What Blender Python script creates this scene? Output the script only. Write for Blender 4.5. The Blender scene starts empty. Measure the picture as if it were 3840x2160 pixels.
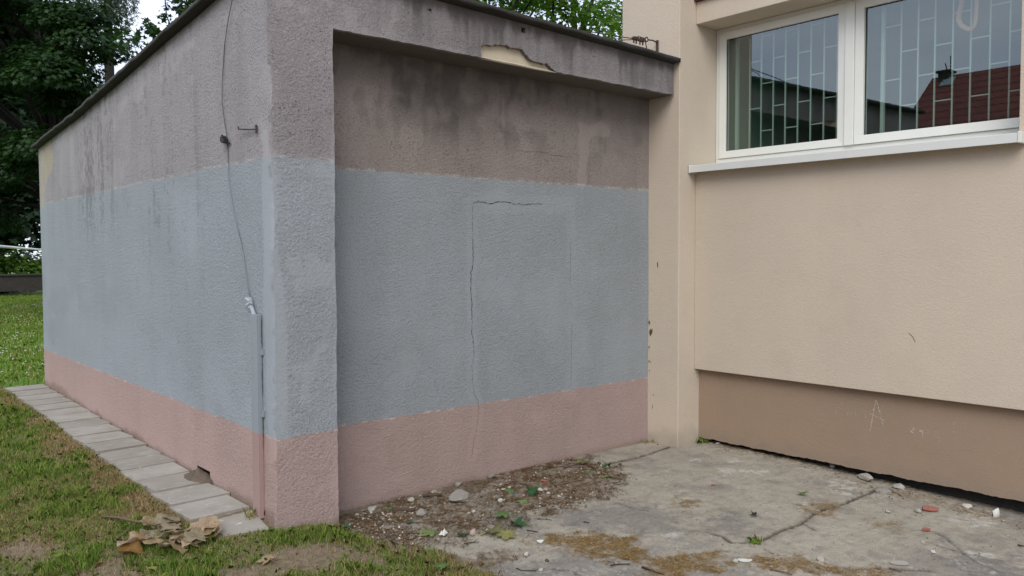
import bpy, bmesh, math, random
import numpy as np
from mathutils import Vector, Matrix, noise as mnoise
PI = math.pi
sc = bpy.context.scene
C = sc.collection
rng = np.random.default_rng(7)
random.seed(7)

# ------------------------------------------------------------------ camera
cam = bpy.data.cameras.new('camera')
cam.sensor_width = 36.0
cam.lens = 28.988
cam.clip_start = 0.05
cam.clip_end = 900
co = bpy.data.objects.new('camera', cam); C.objects.link(co)
YAW, PITCH, ROLL = 0.710588668, -0.0422246623, -0.00325600535
def cam_axes(y, p, r):
    f = Vector((math.sin(y)*math.cos(p), math.cos(y)*math.cos(p), math.sin(p)))
    rt = Vector((math.cos(y), -math.sin(y), 0)); up = rt.cross(f)
    return rt*math.cos(r)+up*math.sin(r), up*math.cos(r)-rt*math.sin(r), f
r_, u_, f_ = cam_axes(YAW, PITCH, ROLL)
co.matrix_world = Matrix(((r_.x, u_.x, -f_.x, 0), (r_.y, u_.y, -f_.y, 0), (r_.z, u_.z, -f_.z, 1.6), (0, 0, 0, 1)))
sc.camera = co

# ------------------------------------------------------------------ sky, sun, exposure
SUN_EL, SUN_AZ = math.radians(42), math.radians(228)      # azimuth clockwise from +Y
w = bpy.data.worlds.new('World'); sc.world = w; w.use_nodes = True
nt = w.node_tree; nt.nodes.clear()
wo = nt.nodes.new('ShaderNodeOutputWorld'); bg = nt.nodes.new('ShaderNodeBackground')
sky = nt.nodes.new('ShaderNodeTexSky'); sky.sky_type = 'NISHITA'; sky.sun_disc = False
sky.sun_elevation = SUN_EL; sky.sun_rotation = SUN_AZ
tc = nt.nodes.new('ShaderNodeTexCoord'); mp = nt.nodes.new('ShaderNodeMapping'); mp.inputs['Scale'].default_value = (1.6, 1.6, 4.5)
nz = nt.nodes.new('ShaderNodeTexNoise'); nz.inputs['Scale'].default_value = 1.7; nz.inputs['Detail'].default_value = 6; nz.inputs['Roughness'].default_value = .55
cr = nt.nodes.new('ShaderNodeValToRGB')
cr.color_ramp.elements[0].position = .30; cr.color_ramp.elements[0].color = (5.6, 6.4, 8.4, 1)
cr.color_ramp.elements[1].position = .72; cr.color_ramp.elements[1].color = (10.0, 10.3, 10.9, 1)
mx = nt.nodes.new('ShaderNodeMix'); mx.data_type = 'RGBA'; mx.inputs[0].default_value = .86
L = nt.links.new
L(tc.outputs['Generated'], mp.inputs[0]); L(mp.outputs[0], nz.inputs['Vector']); L(nz.outputs['Fac'], cr.inputs[0])
L(sky.outputs[0], mx.inputs[6]); L(cr.outputs[0], mx.inputs[7]); L(mx.outputs[2], bg.inputs[0]); L(bg.outputs[0], wo.inputs[0])
bg.inputs[1].default_value = .1
sl = bpy.data.lights.new('sun', 'SUN'); sl.energy = 1.35; sl.angle = math.radians(35); sl.color = (1, .965, .92)
so = bpy.data.objects.new('sun', sl); C.objects.link(so)
sd = Vector((math.sin(SUN_AZ)*math.cos(SUN_EL), math.cos(SUN_AZ)*math.cos(SUN_EL), math.sin(SUN_EL)))
so.rotation_euler = sd.to_track_quat('Z', 'Y').to_euler(); so.location = (-20, -10, 30)
sc.view_settings.view_transform = 'Standard'; sc.view_settings.look = 'None'
sc.view_settings.exposure = 0.62; sc.view_settings.gamma = 1

# ------------------------------------------------------------------ node materials
class NT:
    def __init__(s, name):
        s.m = bpy.data.materials.new(name); s.m.use_nodes = True; s.t = s.m.node_tree; s.t.nodes.clear()
        s.out = s.t.nodes.new('ShaderNodeOutputMaterial')
        s._pos = None
    def n(s, ty, **kw):
        nd = s.t.nodes.new(ty)
        for k, v in kw.items(): setattr(nd, k, v)
        return nd
    def put(s, sock, v):
        if v is None: return
        if hasattr(v, 'is_output') or isinstance(v, bpy.types.NodeSocket): s.t.links.new(v, sock)
        else:
            if isinstance(v, (tuple, list)) and len(v) == 3 and sock.type == 'RGBA': v = (*v, 1)
            sock.default_value = v
    def pos(s):
        if s._pos is None: s._pos = s.n('ShaderNodeNewGeometry').outputs['Position']
        return s._pos
    def xyz(s):
        q = s.n('ShaderNodeSeparateXYZ'); s.put(q.inputs[0], s.pos()); return q.outputs
    def math(s, op, a, b=0.0, c=0.0, clamp=False):
        q = s.n('ShaderNodeMath', operation=op, use_clamp=clamp)
        for i, v in enumerate((a, b, c)): s.put(q.inputs[i], v)
        return q.outputs[0]
    def noise(s, scale, detail=3, rough=.55, vec=None, stretch=None, dist=0.0):
        q = s.n('ShaderNodeTexNoise'); v = vec if vec is not None else s.pos()
        if stretch:
            m_ = s.n('ShaderNodeMapping'); m_.inputs['Scale'].default_value = stretch; s.put(m_.inputs[0], v); v = m_.outputs[0]
        s.put(q.inputs['Vector'], v); q.inputs['Scale'].default_value = scale; q.inputs['Detail'].default_value = detail
        q.inputs['Roughness'].default_value = rough; q.inputs['Distortion'].default_value = dist
        return q.outputs['Fac']
    def vor(s, scale, feature='F1', rnd=1.0, out='Distance'):
        q = s.n('ShaderNodeTexVoronoi', feature=feature); s.put(q.inputs['Vector'], s.pos()); q.inputs['Scale'].default_value = scale
        q.inputs['Randomness'].default_value = rnd
        return q.outputs[out]
    def step(s, v, a, b):
        q = s.n('ShaderNodeMapRange', interpolation_type='SMOOTHSTEP'); s.put(q.inputs[0], v); s.put(q.inputs[1], a); s.put(q.inputs[2], b)
        q.inputs[3].default_value = 0; q.inputs[4].default_value = 1; return q.outputs[0]
    def lin(s, v, a, b, c, d):
        q = s.n('ShaderNodeMapRange'); s.put(q.inputs[0], v); q.inputs[1].default_value = a; q.inputs[2].default_value = b
        q.inputs[3].default_value = c; q.inputs[4].default_value = d; return q.outputs[0]
    def mix(s, f, a, b, mode='MIX'):
        q = s.n('ShaderNodeMix', data_type='RGBA', blend_type=mode); s.put(q.inputs[0], f); s.put(q.inputs[6], a); s.put(q.inputs[7], b); return q.outputs[2]
    def attr(s, name):
        q = s.n('ShaderNodeVertexColor'); q.layer_name = name; z = s.n('ShaderNodeSeparateColor'); s.put(z.inputs[0], q.outputs[0]); return z.outputs[0], z.outputs[1], z.outputs[2], q.outputs[1], q.outputs[0]
    def bump(s, h, strength=.5, dist=.01, nrm=None):
        q = s.n('ShaderNodeBump'); s.put(q.inputs['Strength'], strength); q.inputs['Distance'].default_value = dist; s.put(q.inputs['Height'], h)
        if nrm is not None: s.put(q.inputs['Normal'], nrm)
        return q.outputs[0]
    def bsdf(s, col, rough=.9, nrm=None, spec=.3, metal=0.0):
        q = s.n('ShaderNodeBsdfPrincipled'); s.put(q.inputs['Base Color'], col); s.put(q.inputs['Roughness'], rough)
        s.put(q.inputs['Specular IOR Level'], spec); s.put(q.inputs['Metallic'], metal)
        if nrm is not None: s.put(q.inputs['Normal'], nrm)
        s.t.links.new(q.outputs[0], s.out.inputs[0]); return q

def plain(name, col, rough=.8, var=.25, scale=30, bump=.3, bdist=.003, spec=.3, metal=0.0, dark=None):
    q = NT(name); f = q.noise(scale, 4); g = q.noise(scale*.17, 3)
    c = q.mix(q.math('MULTIPLY', f, var*1.6), col, tuple(max(0, x*.45) for x in col))
    c = q.mix(q.math('MULTIPLY', g, var), c, dark or tuple(min(1, x*1.35) for x in col))
    q.bsdf(c, rough, q.bump(f, bump, bdist), spec, metal); return q.m

M = {}
def stucco(name, upper, blue, pink, zb, zp, coarse=1.0, extra=None):
    """three bands of paint on roughcast, seams at heights zb and zp with a brushed edge"""
    q = NT(name); x, y, z = q.xyz()
    wob = q.math('ADD', q.math('MULTIPLY', q.math('SUBTRACT', q.noise(6, 2), .5), .030), q.math('MULTIPLY', q.math('SUBTRACT', q.noise(55, 3), .5), .030))
    zz = q.math('ADD', z, wob)
    fb = q.step(zz, zb-.003, zb+.003); fp = q.step(zz, zp-.003, zp+.003)
    col = q.mix(fb, q.mix(fp, pink, blue), upper)
    # brushed pale overlap at the upper seam, here and there at the lower one
    e1 = q.math('SUBTRACT', 1, q.step(q.math('ABSOLUTE', q.math('SUBTRACT', zz, zb+.006)), .003, .014))
    e1 = q.math('MULTIPLY', e1, q.math('MULTIPLY', q.step(q.noise(9, 3), .35, .65), q.step(q.noise(85, 3, .7), .36, .60)))
    e2 = q.math('SUBTRACT', 1, q.step(q.math('ABSOLUTE', q.math('SUBTRACT', zz, zp-.004)), .002, .010))
    e2 = q.math('MULTIPLY', e2, q.step(q.noise(11, 3), .50, .66))
    # masks painted on the mesh: R smooth repair, G soot stain plus painted eave shade, B bare cream, A ground dirt
    mR, mG, mB, mA, _ = q.attr('mask')
    # blotches of uneven paint
    blot = q.noise(2.3, 5, .6); fine = q.noise(92*coarse, 3, .8); mid = q.noise(70*coarse, 4, .75)
    col = q.mix(q.lin(blot, .3, .7, 0, .34), col, q.mix(1, col, (.80, .84, .80), 'MULTIPLY'))
    streak = q.noise(5, 4, .6, stretch=(1, 1, .13))
    up = q.math('MULTIPLY', q.math('ADD', .38, q.math('MULTIPLY', fb, .62)), q.lin(streak, .45, .75, 0, .34))
    col = q.mix(up, col, q.mix(1, col, (.62, .58, .56), 'MULTIPLY'))
    # sooty pits of the roughcast plus painted relief shade, fewer where the plaster is smooth
    rough_amt = q.math('SUBTRACT', 1, q.math('MULTIPLY', mR, .85))
    pit = q.math('MULTIPLY', q.step(fine, .54, .68), q.lin(q.noise(4.5, 3), .35, .62, .35, 1))
    pit = q.math('MULTIPLY', pit, rough_amt)
    pitk = q.math('MULTIPLY', pit, q.math('ADD', .42, q.math('MULTIPLY', fb, .46)))
    lump = q.math('MULTIPLY', q.step(q.noise(105*coarse, 3, .8), .52, .66), rough_amt); col = q.mix(q.math('MULTIPLY', lump, q.math('ADD', .60, q.math('MULTIPLY', fb, .40))), col, q.mix(1, col, (1.28, 1.28, 1.28), 'MULTIPLY'))
    col = q.mix(q.math('MULTIPLY', mR, .10), col, q.mix(1, col, (.7, .7, .7), 'MULTIPLY'))
    col = q.mix(pitk, col, (.045, .042, .04))
    col = q.mix(q.math('MULTIPLY', mR, q.math('MULTIPLY', fb, .50)), col, q.mix(1, col, (1.16, 1.155, 1.15), 'MULTIPLY'))
    col = q.mix(q.math('MULTIPLY', e1, .75), col, (.54, .53, .50)); col = q.mix(q.math('MULTIPLY', e2, .6), col, (.62, .52, .48))
    col = q.mix(q.math('MULTIPLY', mG, .80), col, q.mix(q.noise(40, 3), (.055, .052, .045), (.12, .105, .095)))
    col = q.mix(mB, col, q.mix(q.noise(9, 4), (.50, .44, .31), (.36, .32, .25)))
    col = q.mix(q.math('MULTIPLY', mA, .75), col, q.mix(q.noise(26, 3), (.20, .15, .11), (.30, .22, .17)))
    h = q.math('ADD', q.math('MULTIPLY', mid, .9), q.math('MULTIPLY', fine, .35))
    h = q.math('ADD', h, q.math('MULTIPLY', q.noise(40*coarse, 3, .6), .30))
    st = q.math('MULTIPLY', q.math('SUBTRACT', 1, q.math('MULTIPLY', mR, .82)), q.math('ADD', .62, q.math('MULTIPLY', q.noise(1.9, 3), .55)))
    q.bsdf(col, .92, q.bump(h, st, .017), .2)
    return q.m

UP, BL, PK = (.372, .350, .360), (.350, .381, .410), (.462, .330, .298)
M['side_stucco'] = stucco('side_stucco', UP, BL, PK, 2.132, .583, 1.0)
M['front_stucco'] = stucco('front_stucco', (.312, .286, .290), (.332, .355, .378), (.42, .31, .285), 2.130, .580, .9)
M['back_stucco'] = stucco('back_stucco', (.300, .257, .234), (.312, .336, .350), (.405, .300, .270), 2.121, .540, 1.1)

def render_coat(name, col, col2, bstr=.5):
    q = NT(name); f = q.noise(120, 3, .75); g = q.noise(75, 3, .7); b = q.noise(1.1, 5, .6)
    c = q.mix(q.lin(b, .3, .7, 0, 1), col, col2)
    c = q.mix(q.math('MULTIPLY', q.step(f, .56, .72), .20), c, (.16, .14, .12)); c = q.mix(q.math('MULTIPLY', q.step(g, .55, .70), .22), c, q.mix(1, c, (1.18, 1.18, 1.18), 'MULTIPLY'))
    s_ = q.noise(4, 4, .6, stretch=(1, 1, .08)); c = q.mix(q.lin(s_, .5, .8, 0, .10), c, q.mix(1, c, (.76, .74, .70), 'MULTIPLY'))
    x, y, z = q.xyz()
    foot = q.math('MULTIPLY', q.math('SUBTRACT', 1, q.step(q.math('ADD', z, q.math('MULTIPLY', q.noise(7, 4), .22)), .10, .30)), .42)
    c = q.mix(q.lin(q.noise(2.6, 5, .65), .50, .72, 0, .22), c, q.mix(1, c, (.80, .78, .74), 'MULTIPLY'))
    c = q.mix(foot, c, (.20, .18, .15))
    q.bsdf(c, .93, q.bump(q.math('ADD', f, g), bstr, .006), .2); return q.m
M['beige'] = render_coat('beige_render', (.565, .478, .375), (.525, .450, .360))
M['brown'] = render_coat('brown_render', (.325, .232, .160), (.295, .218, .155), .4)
M['dark_red'] = plain('dark_red_panel', (.10, .035, .03), .7)
M['cream_base'] = plain('cream_lime_plaster', (.56, .49, .36), .9, .25, 22, .5, .004)
M['foundation'] = plain('dark_foundation', (.035, .033, .03), .95, .4, 14, .8, .02)  # near-black tone for the wall behind the plinth gap and the vent lining
M['felt'] = plain('bitumen_felt', (.034, .032, .029), .85, .35, 34, .8, .008, dark=(.085, .08, .066))
M['soffit'] = plain('soffit_paint', (.125, .108, .096), .9, .25, 9, .6, .004)
M['pvc'] = plain('white_window_plastic', (.70, .70, .64), .38, .16, 5, .05, .001, spec=.5)
M['sill'] = plain('white_painted_sheet_metal', (.65, .66, .62), .4, .16, 4, .05, .001, spec=.5)
M['gasket'] = plain('black_rubber_gasket', (.03, .03, .03), .6, .1)
M['grille'] = plain('pale_green_painted_steel', (.29, .36, .335), .5, .15, 40)
M['room'] = plain('dim_room_paint', (.07, .19, .13), .9, .2, 3)
M['ribbon'] = plain('salmon_paper', (.42, .21, .155), .8, .15, 10)
M['steel'] = plain('rusty_dark_steel', (.055, .045, .04), .7, .5, 60, .5, .002, dark=(.14, .07, .04))
M['blackrubber'] = plain('black_clamp', (.018, .018, .02), .6, .2, 60)
M['crack'] = plain('crack_gap', (.03, .028, .025), 1, .3)
M['chalk'] = None
q = NT('chalk'); d = q.n('ShaderNodeBsdfDiffuse'); q.put(d.inputs[0], (.62, .55, .48)); tr = q.n('ShaderNodeBsdfTransparent'); ms = q.n('ShaderNodeMixShader')
q.put(ms.inputs[0], q.step(q.noise(260, 2, .7), .42, .60)); q.put(ms.inputs[1], tr.outputs[0]); q.put(ms.inputs[2], d.outputs[0]); q.put(q.out.inputs[0], ms.outputs[0]); M['chalk'] = q.m
q = NT('faint_chalk'); d = q.n('ShaderNodeBsdfDiffuse'); q.put(d.inputs[0], (.54, .46, .39)); tr = q.n('ShaderNodeBsdfTransparent'); ms = q.n('ShaderNodeMixShader')
q.put(ms.inputs[0], q.step(q.noise(260, 2, .7), .46, .66)); q.put(ms.inputs[1], tr.outputs[0]); q.put(ms.inputs[2], d.outputs[0]); q.put(q.out.inputs[0], ms.outputs[0]); M['faint'] = q.m
# paint that follows the wall's own colour bands, for the conductor and its cover
def banded(name, lo, mid_, hi):
    q = NT(name); x, y, z = q.xyz(); f = q.noise(50, 3)
    zz = q.math('ADD', z, q.math('MULTIPLY', q.math('SUBTRACT', f, .5), .02))
    c = q.mix(q.step(zz, 2.13, 2.15), q.mix(q.step(zz, .585, .592), lo, mid_), hi)
    c = q.mix(q.math('MULTIPLY', q.step(q.noise(22, 3), .60, .72), .35), c, (.25, .2, .17))
    q.bsdf(c, .6, q.bump(f, .3, .002), .4); return q.m
M['painted_steel'] = banded('painted_steel', (.345, .235, .215), (.262, .290, .316), (.262, .290, .316))
M['painted_wire'] = banded('painted_wire', (.25, .27, .29), (.215, .24, .265), (.12, .112, .112))
# glass: real reflection from fresnel, the rest passes through
q = NT('window_glass'); fr = q.n('ShaderNodeFresnel'); bf = q.n('ShaderNodeNewGeometry'); q.put(fr.inputs[0], q.math('ADD', 2.35, q.math('MULTIPLY', bf.outputs['Backfacing'], 1/2.35-2.35)))
gl = q.n('ShaderNodeBsdfGlossy'); gl.inputs['Roughness'].default_value = 0.0; gl.inputs['Color'].default_value = (.85, .95, .98, 1)
tr = q.n('ShaderNodeBsdfTransparent'); tr.inputs[0].default_value = (.80, .90, .84, 1); ms = q.n('ShaderNodeMixShader')
q.put(ms.inputs[0], fr.outputs[0]); q.put(ms.inputs[1], tr.outputs[0]); q.put(ms.inputs[2], gl.outputs[0]); q.put(q.out.inputs[0], ms.outputs[0]); M['glass'] = q.m

# ------------------------------------------------------------------ numpy noise
_T = np.random.default_rng(3).random((257, 257))
_T[256] = _T[0]; _T[:, 256] = _T[:, 0]
def vn(x, y, s=0):
    x = np.asarray(x, float)+s*17.31; y = np.asarray(y, float)+s*9.77
    xi = np.floor(x).astype(int); yi = np.floor(y).astype(int); fx = x-xi; fy = y-yi
    fx = fx*fx*(3-2*fx); fy = fy*fy*(3-2*fy); xi %= 256; yi %= 256
    a = _T[xi, yi]; b = _T[xi+1, yi]; c = _T[xi, yi+1]; d = _T[xi+1, yi+1]
    return (a*(1-fx)+b*fx)*(1-fy)+(c*(1-fx)+d*fx)*fy
def fbm(x, y, s=0, o=4):
    v = 0; a = .5; t = 0; x = np.asarray(x, float); y = np.asarray(y, float)
    for i in range(o): v = v+a*vn(x*2**i, y*2**i, s+i*3); t += a; a *= .55
    return v/t
def sstep(v, a, b):
    t = np.clip((v-a)/(b-a), 0, 1); return t*t*(3-2*t)
def poly_dist(x, y, pts):
    d = np.full(np.shape(x), 1e9)
    for (x0, y0), (x1, y1) in zip(pts[:-1], pts[1:]):
        dx, dy = x1-x0, y1-y0; l = dx*dx+dy*dy+1e-12
        t = np.clip(((x-x0)*dx+(y-y0)*dy)/l, 0, 1)
        d = np.minimum(d, np.hypot(x-x0-t*dx, y-y0-t*dy))
    return d
def poly_sdf(x, y, pts):
    P_ = list(pts)+[pts[0]]; d = poly_dist(x, y, P_); ins = np.zeros(np.shape(x), bool)
    for (x0, y0), (x1, y1) in zip(P_[:-1], P_[1:]):
        if y0 == y1: continue
        c = ((y0 > y) != (y1 > y)) & (x < (x1-x0)*(y-y0)/(y1-y0)+x0); ins ^= c
    return np.where(ins, -d, d)

# ------------------------------------------------------------------ object helpers
def tag(o, label=None, cat=None, group=None, kind=None):
    if label: o['label'] = label
    if cat: o['category'] = cat
    if group: o['group'] = group
    if kind: o['kind'] = kind
    return o
def thing(name, loc, label, cat, group=None):
    o = bpy.data.objects.new(name, None); C.objects.link(o); o.location = loc; o.empty_display_size = .1
    return tag(o, label, cat, group)
def wloc(o):
    v = Vector((0, 0, 0))
    while o is not None: v += o.location; o = o.parent
    return v
def link(name, me, mat, parent=None, world=True, smooth=False):
    o = bpy.data.objects.new(name, me); C.objects.link(o)
    if mat is not None and not me.materials: me.materials.append(mat)
    if parent is not None:
        o.parent = parent
        if world: o.location = -wloc(parent)
    if smooth: me.shade_smooth()
    return o
class MB:
    def __init__(s): s.v = []; s.f = []
    def add(s, v, f):
        b = len(s.v); s.v += [tuple(p) for p in v]; s.f += [tuple(i+b for i in q) for q in f]
    def box(s, x0, x1, y0, y1, z0, z1):
        s.add([(x0, y0, z0), (x1, y0, z0), (x1, y1, z0), (x0, y1, z0), (x0, y0, z1), (x1, y0, z1), (x1, y1, z1), (x0, y1, z1)],
              [(0, 3, 2, 1), (4, 5, 6, 7), (0, 1, 5, 4), (1, 2, 6, 5), (2, 3, 7, 6), (3, 0, 4, 7)])
    def tube(s, pts, rad, sides=6, cap=True):
        P_ = [Vector(p) for p in pts]; n = len(P_); ring = []
        if not hasattr(rad, '__len__'): rad = [rad]*n
        up = Vector((0, 0, 1)); b = len(s.v)
        for i, p in enumerate(P_):
            t = (P_[min(i+1, n-1)]-P_[max(i-1, 0)]).normalized()
            a = t.cross(up if abs(t.z) < .9 else Vector((1, 0, 0))).normalized(); c = t.cross(a)
            for k in range(sides):
                an = 2*PI*k/sides; s.v.append(tuple(p+a*math.cos(an)*rad[i]+c*math.sin(an)*rad[i]))
        for i in range(n-1):
            for k in range(sides):
                k2 = (k+1) % sides; s.f.append((b+i*sides+k, b+i*sides+k2, b+(i+1)*sides+k2, b+(i+1)*sides+k))
        if cap:
            s.f.append(tuple(b+k for k in range(sides))[::-1]); s.f.append(tuple(b+(n-1)*sides+k for k in range(sides)))
    def mesh(s, name):
        me = bpy.data.meshes.new(name); me.from_pydata(s.v, [], s.f); me.update()
        bm = bmesh.new(); bm.from_mesh(me); bmesh.ops.recalc_face_normals(bm, faces=bm.faces); bm.to_mesh(me); bm.free(); return me
    def build(s, name, mat, parent=None, smooth=False, world=True):
        return link(name, s.mesh(name), mat, parent, world, smooth)
def bevel(o, wdt, seg=2):
    m_ = o.modifiers.new('bevel', 'BEVEL'); m_.width = wdt; m_.segments = seg; m_.limit_method = 'ANGLE'; m_.angle_limit = math.radians(40); return o
def extrude_poly(pts, axis, a, b):
    """closed outline in the plane across axis ('x': (y,z), 'y': (x,z)), from a to b"""
    bm = bmesh.new()
    mk = (lambda p, t: (t, p[0], p[1])) if axis == 'x' else (lambda p, t: (p[0], t, p[1]))
    va = [bm.verts.new(mk(p, a)) for p in pts]; vb = [bm.verts.new(mk(p, b)) for p in pts]; n = len(pts)
    fa = bm.faces.new(va); fb_ = bm.faces.new(vb[::-1])
    for i in range(n): bm.faces.new((va[i], vb[i], vb[(i+1) % n], va[(i+1) % n]))
    bm.normal_update()
    bmesh.ops.triangulate(bm, faces=[fa, fb_], ngon_method='EAR_CLIP')
    bmesh.ops.recalc_face_normals(bm, faces=bm.faces)
    me = bpy.data.meshes.new('outline'); bm.to_mesh(me); bm.free(); return me
def set_col(me, name, arr):
    a = me.color_attributes.new(name, 'FLOAT_COLOR', 'POINT'); a.data.foreach_set('color', np.ascontiguousarray(arr, dtype=np.float32).ravel())
def np_mesh(name, verts, nper, cols=None, cname='tint'):
    """verts (N*nper,3): N separate polygons of nper corners"""
    verts = np.ascontiguousarray(verts, dtype=np.float32); nv = len(verts); nf = nv//nper
    me = bpy.data.meshes.new(name); me.vertices.add(nv); me.vertices.foreach_set('co', verts.ravel())
    me.loops.add(nv); me.loops.foreach_set('vertex_index', np.arange(nv, dtype=np.int32))
    me.polygons.add(nf); me.polygons.foreach_set('loop_start', np.arange(0, nv, nper, dtype=np.int32))
    me.update(calc_edges=True)
    if cols is not None: set_col(me, cname, cols)
    return me
def quad_mesh(name, verts, quads):
    verts = np.ascontiguousarray(verts, dtype=np.float32); quads = np.ascontiguousarray(quads, dtype=np.int32)
    me = bpy.data.meshes.new(name); me.vertices.add(len(verts)); me.vertices.foreach_set('co', verts.ravel())
    me.loops.add(quads.size); me.loops.foreach_set('vertex_index', quads.ravel())
    me.polygons.add(len(quads)); me.polygons.foreach_set('loop_start', np.arange(0, quads.size, quads.shape[1], dtype=np.int32))
    me.update(calc_edges=True); return me
def grid_quads(nu, nv):
    i = np.arange(nu-1)[:, None]*nv+np.arange(nv-1)[None, :]
    return np.stack([i, i+nv, i+nv+1, i+1], -1).reshape(-1, 4)
def compact(verts, quads, cols):
    u, inv = np.unique(quads, return_inverse=True); return verts[u], inv.reshape(quads.shape), cols[u]
def ribbon(pts, width, plane_fn, jit=0.0, seed=1, sub=.012):
    """flat strip along a polyline; plane_fn(a, b) -> 3-D point; ragged width"""
    r = random.Random(seed); P_ = []
    for (a0, b0), (a1, b1) in zip(pts[:-1], pts[1:]):
        n = max(1, int(math.hypot(a1-a0, b1-b0)/sub))
        for i in range(n): P_.append((a0+(a1-a0)*i/n, b0+(b1-b0)*i/n))
    P_.append(pts[-1]); n = len(P_); v = []; f = []
    for i, (a, b) in enumerate(P_):
        p0 = P_[max(i-1, 0)]; p1 = P_[min(i+1, n-1)]; tx, ty = p1[0]-p0[0], p1[1]-p0[1]; l = math.hypot(tx, ty)+1e-9
        nx, ny = -ty/l, tx/l; o_ = r.gauss(0, jit); ww = width*(.35+1.1*r.random())*min(1, .3+i*.35, .3+(n-1-i)*.35)
        v.append(plane_fn(a+nx*(o_+ww/2), b+ny*(o_+ww/2))); v.append(plane_fn(a+nx*(o_-ww/2), b+ny*(o_-ww/2)))
        if i: f.append((2*i-2, 2*i-1, 2*i+1, 2*i))
    m_ = MB(); m_.add(v, f); return m_
# ------------------------------------------------------------------ the flat-roofed annex
XA, YF, YR, XP = 1.95, 4.26, 4.53, 5.42          # side wall, front plane, recessed wall, pillar face
ZS = 2.88                                        # underside of the beam
def zroof(x, y): return 3.235-.023*(x-1.95)-.09*(y-4.26)+np.maximum(0, y-8.3)*.025
annex = thing('annex_building', (3.6, 7.0, 0), 'low flat-roofed annex with peeling roughcast painted grey, blue and pink', 'building')
def wob(z): return (vn(z*5.0, 3.3, 5)-.5)*.016+(vn(z*23., 1.3, 6)-.5)*.007
def wob2(z): return (vn(z*4.0, 8.3, 7)-.5)*.010+(vn(z*27., 4.3, 8)-.5)*.006

# side wall facing the lawn
ys = np.concatenate([np.arange(YF, 6.6, .014), np.arange(6.6, 10.03, .022)]); ts = np.linspace(0, 1, 215)
Yg, Tg = np.meshgrid(ys, ts, indexing='ij'); ZT = zroof(XA, Yg)-.03; Zg = -.1+(ZT+.1)*Tg
Xg_ = XA+wob(Zg)*np.exp(-(Yg-YF)/.02)+(fbm(Yg*1.1, Zg*1.3, 11)-.5)*.012*sstep(Yg, YF, YF+.3)
fall = fbm(Yg*3, Zg*3, 21); s_ = ZT-Zg
R1 = sstep(.09+.07*vn(Zg*6, 2, 3)+.05*(fall-.5)-(Yg-YF), 0, .02)*sstep(Zg, .35, .5)*sstep(2.35-Zg, 0, .1)*.8
R2 = sstep(.50+.55*sstep(Yg, 5.0, 7.2)-.30*sstep(Yg, 8.6, 9.8)+(fall-.5)*.5-Zg, 0, .02)*sstep(Yg, 5.0, 5.2)*.4
band_c = .17+.10*(vn(Yg*1.6, 1, 9)-.5)*2
R3 = sstep(.055+.30*(fall-.5)+.10*(fbm(Yg*11, Zg*11, 22)-.5)-np.abs(s_-band_c), -.01, .018)*sstep(Yg, 4.55, 4.7)*sstep(7.3-Yg+.6*(fall-.5), 0, .3)
R4 = sstep(fbm(Yg*1.3, Zg*1.7, 31)-.64, 0, .05)*.3
Rm = np.clip(np.maximum.reduce([R1, R2*.6, R3*.4, R4]), 0, 1)
stz = fbm(Yg*14, Zg*1.1, 41)
G1 = sstep(stz*.55+fbm(Yg*34, Zg*22, 43)*.45, .53, .62)*sstep(Yg, 7.0, 7.5)*sstep(8.6-Yg, 0, .5)*sstep(Zg, 1.5, 2.1)*.46
G2 = sstep(stz*.5+fbm(Yg*34, Zg*22, 43)*.5, .55, .64)*sstep(Yg, 5.0, 5.6)*sstep(7.2-Yg, 0, .6)*sstep(Zg, 1.0, 1.9)*.30
G3 = sstep(.05+.05*(stz-.5)*2-s_, 0, .05)*.45  # darker band along the top edge of the side wall
Gm = np.clip(G1+G2+G3, 0, 1)
Bm = sstep(Yg-9.42+.9*(fall-.5)-.25*sstep(2.5-Zg, 0, .3), 0, .04)*sstep(Zg-2.25+.7*(vn(Yg*4, 1, 5)-.5), 0, .05)*.8*(1-.8*sstep(Yg-9.93+.12*(fall-.5), 0, .03))
gl_ = .06+.02*(Yg-4.3)
Am = sstep(gl_+.10+.16*(fall-.5)-Zg, 0, .07)
q_ = grid_quads(len(ys), len(ts)); cy = Yg.ravel()[q_].mean(1); cz = Zg.ravel()[q_].mean(1)
hole = (cy > 5.25) & (cy < 5.485) & (cz > .09) & (cz < .203)
V_, Q_, Cc = compact(np.stack([Xg_, Yg, Zg], -1).reshape(-1, 3), q_[~hole], np.stack([Rm, Gm, Bm, Am], -1).reshape(-1, 4))
me = quad_mesh('side_wall', V_, Q_); set_col(me, 'mask', Cc); link('side_wall', me, M['side_stucco'], annex, smooth=True)
m_ = MB(); m_.box(XA+.16, XA+.17, 5.2, 5.53, .05, .26); m_.box(XA+.018, XA+.16, 5.485, 5.50, .05, .26); m_.box(XA+.018, XA+.16, 5.235, 5.25, .05, .26); m_.box(XA+.018, XA+.16, 5.25, 5.485, .205, .22)
m_.build('vent_opening', M['foundation'], annex)

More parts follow.
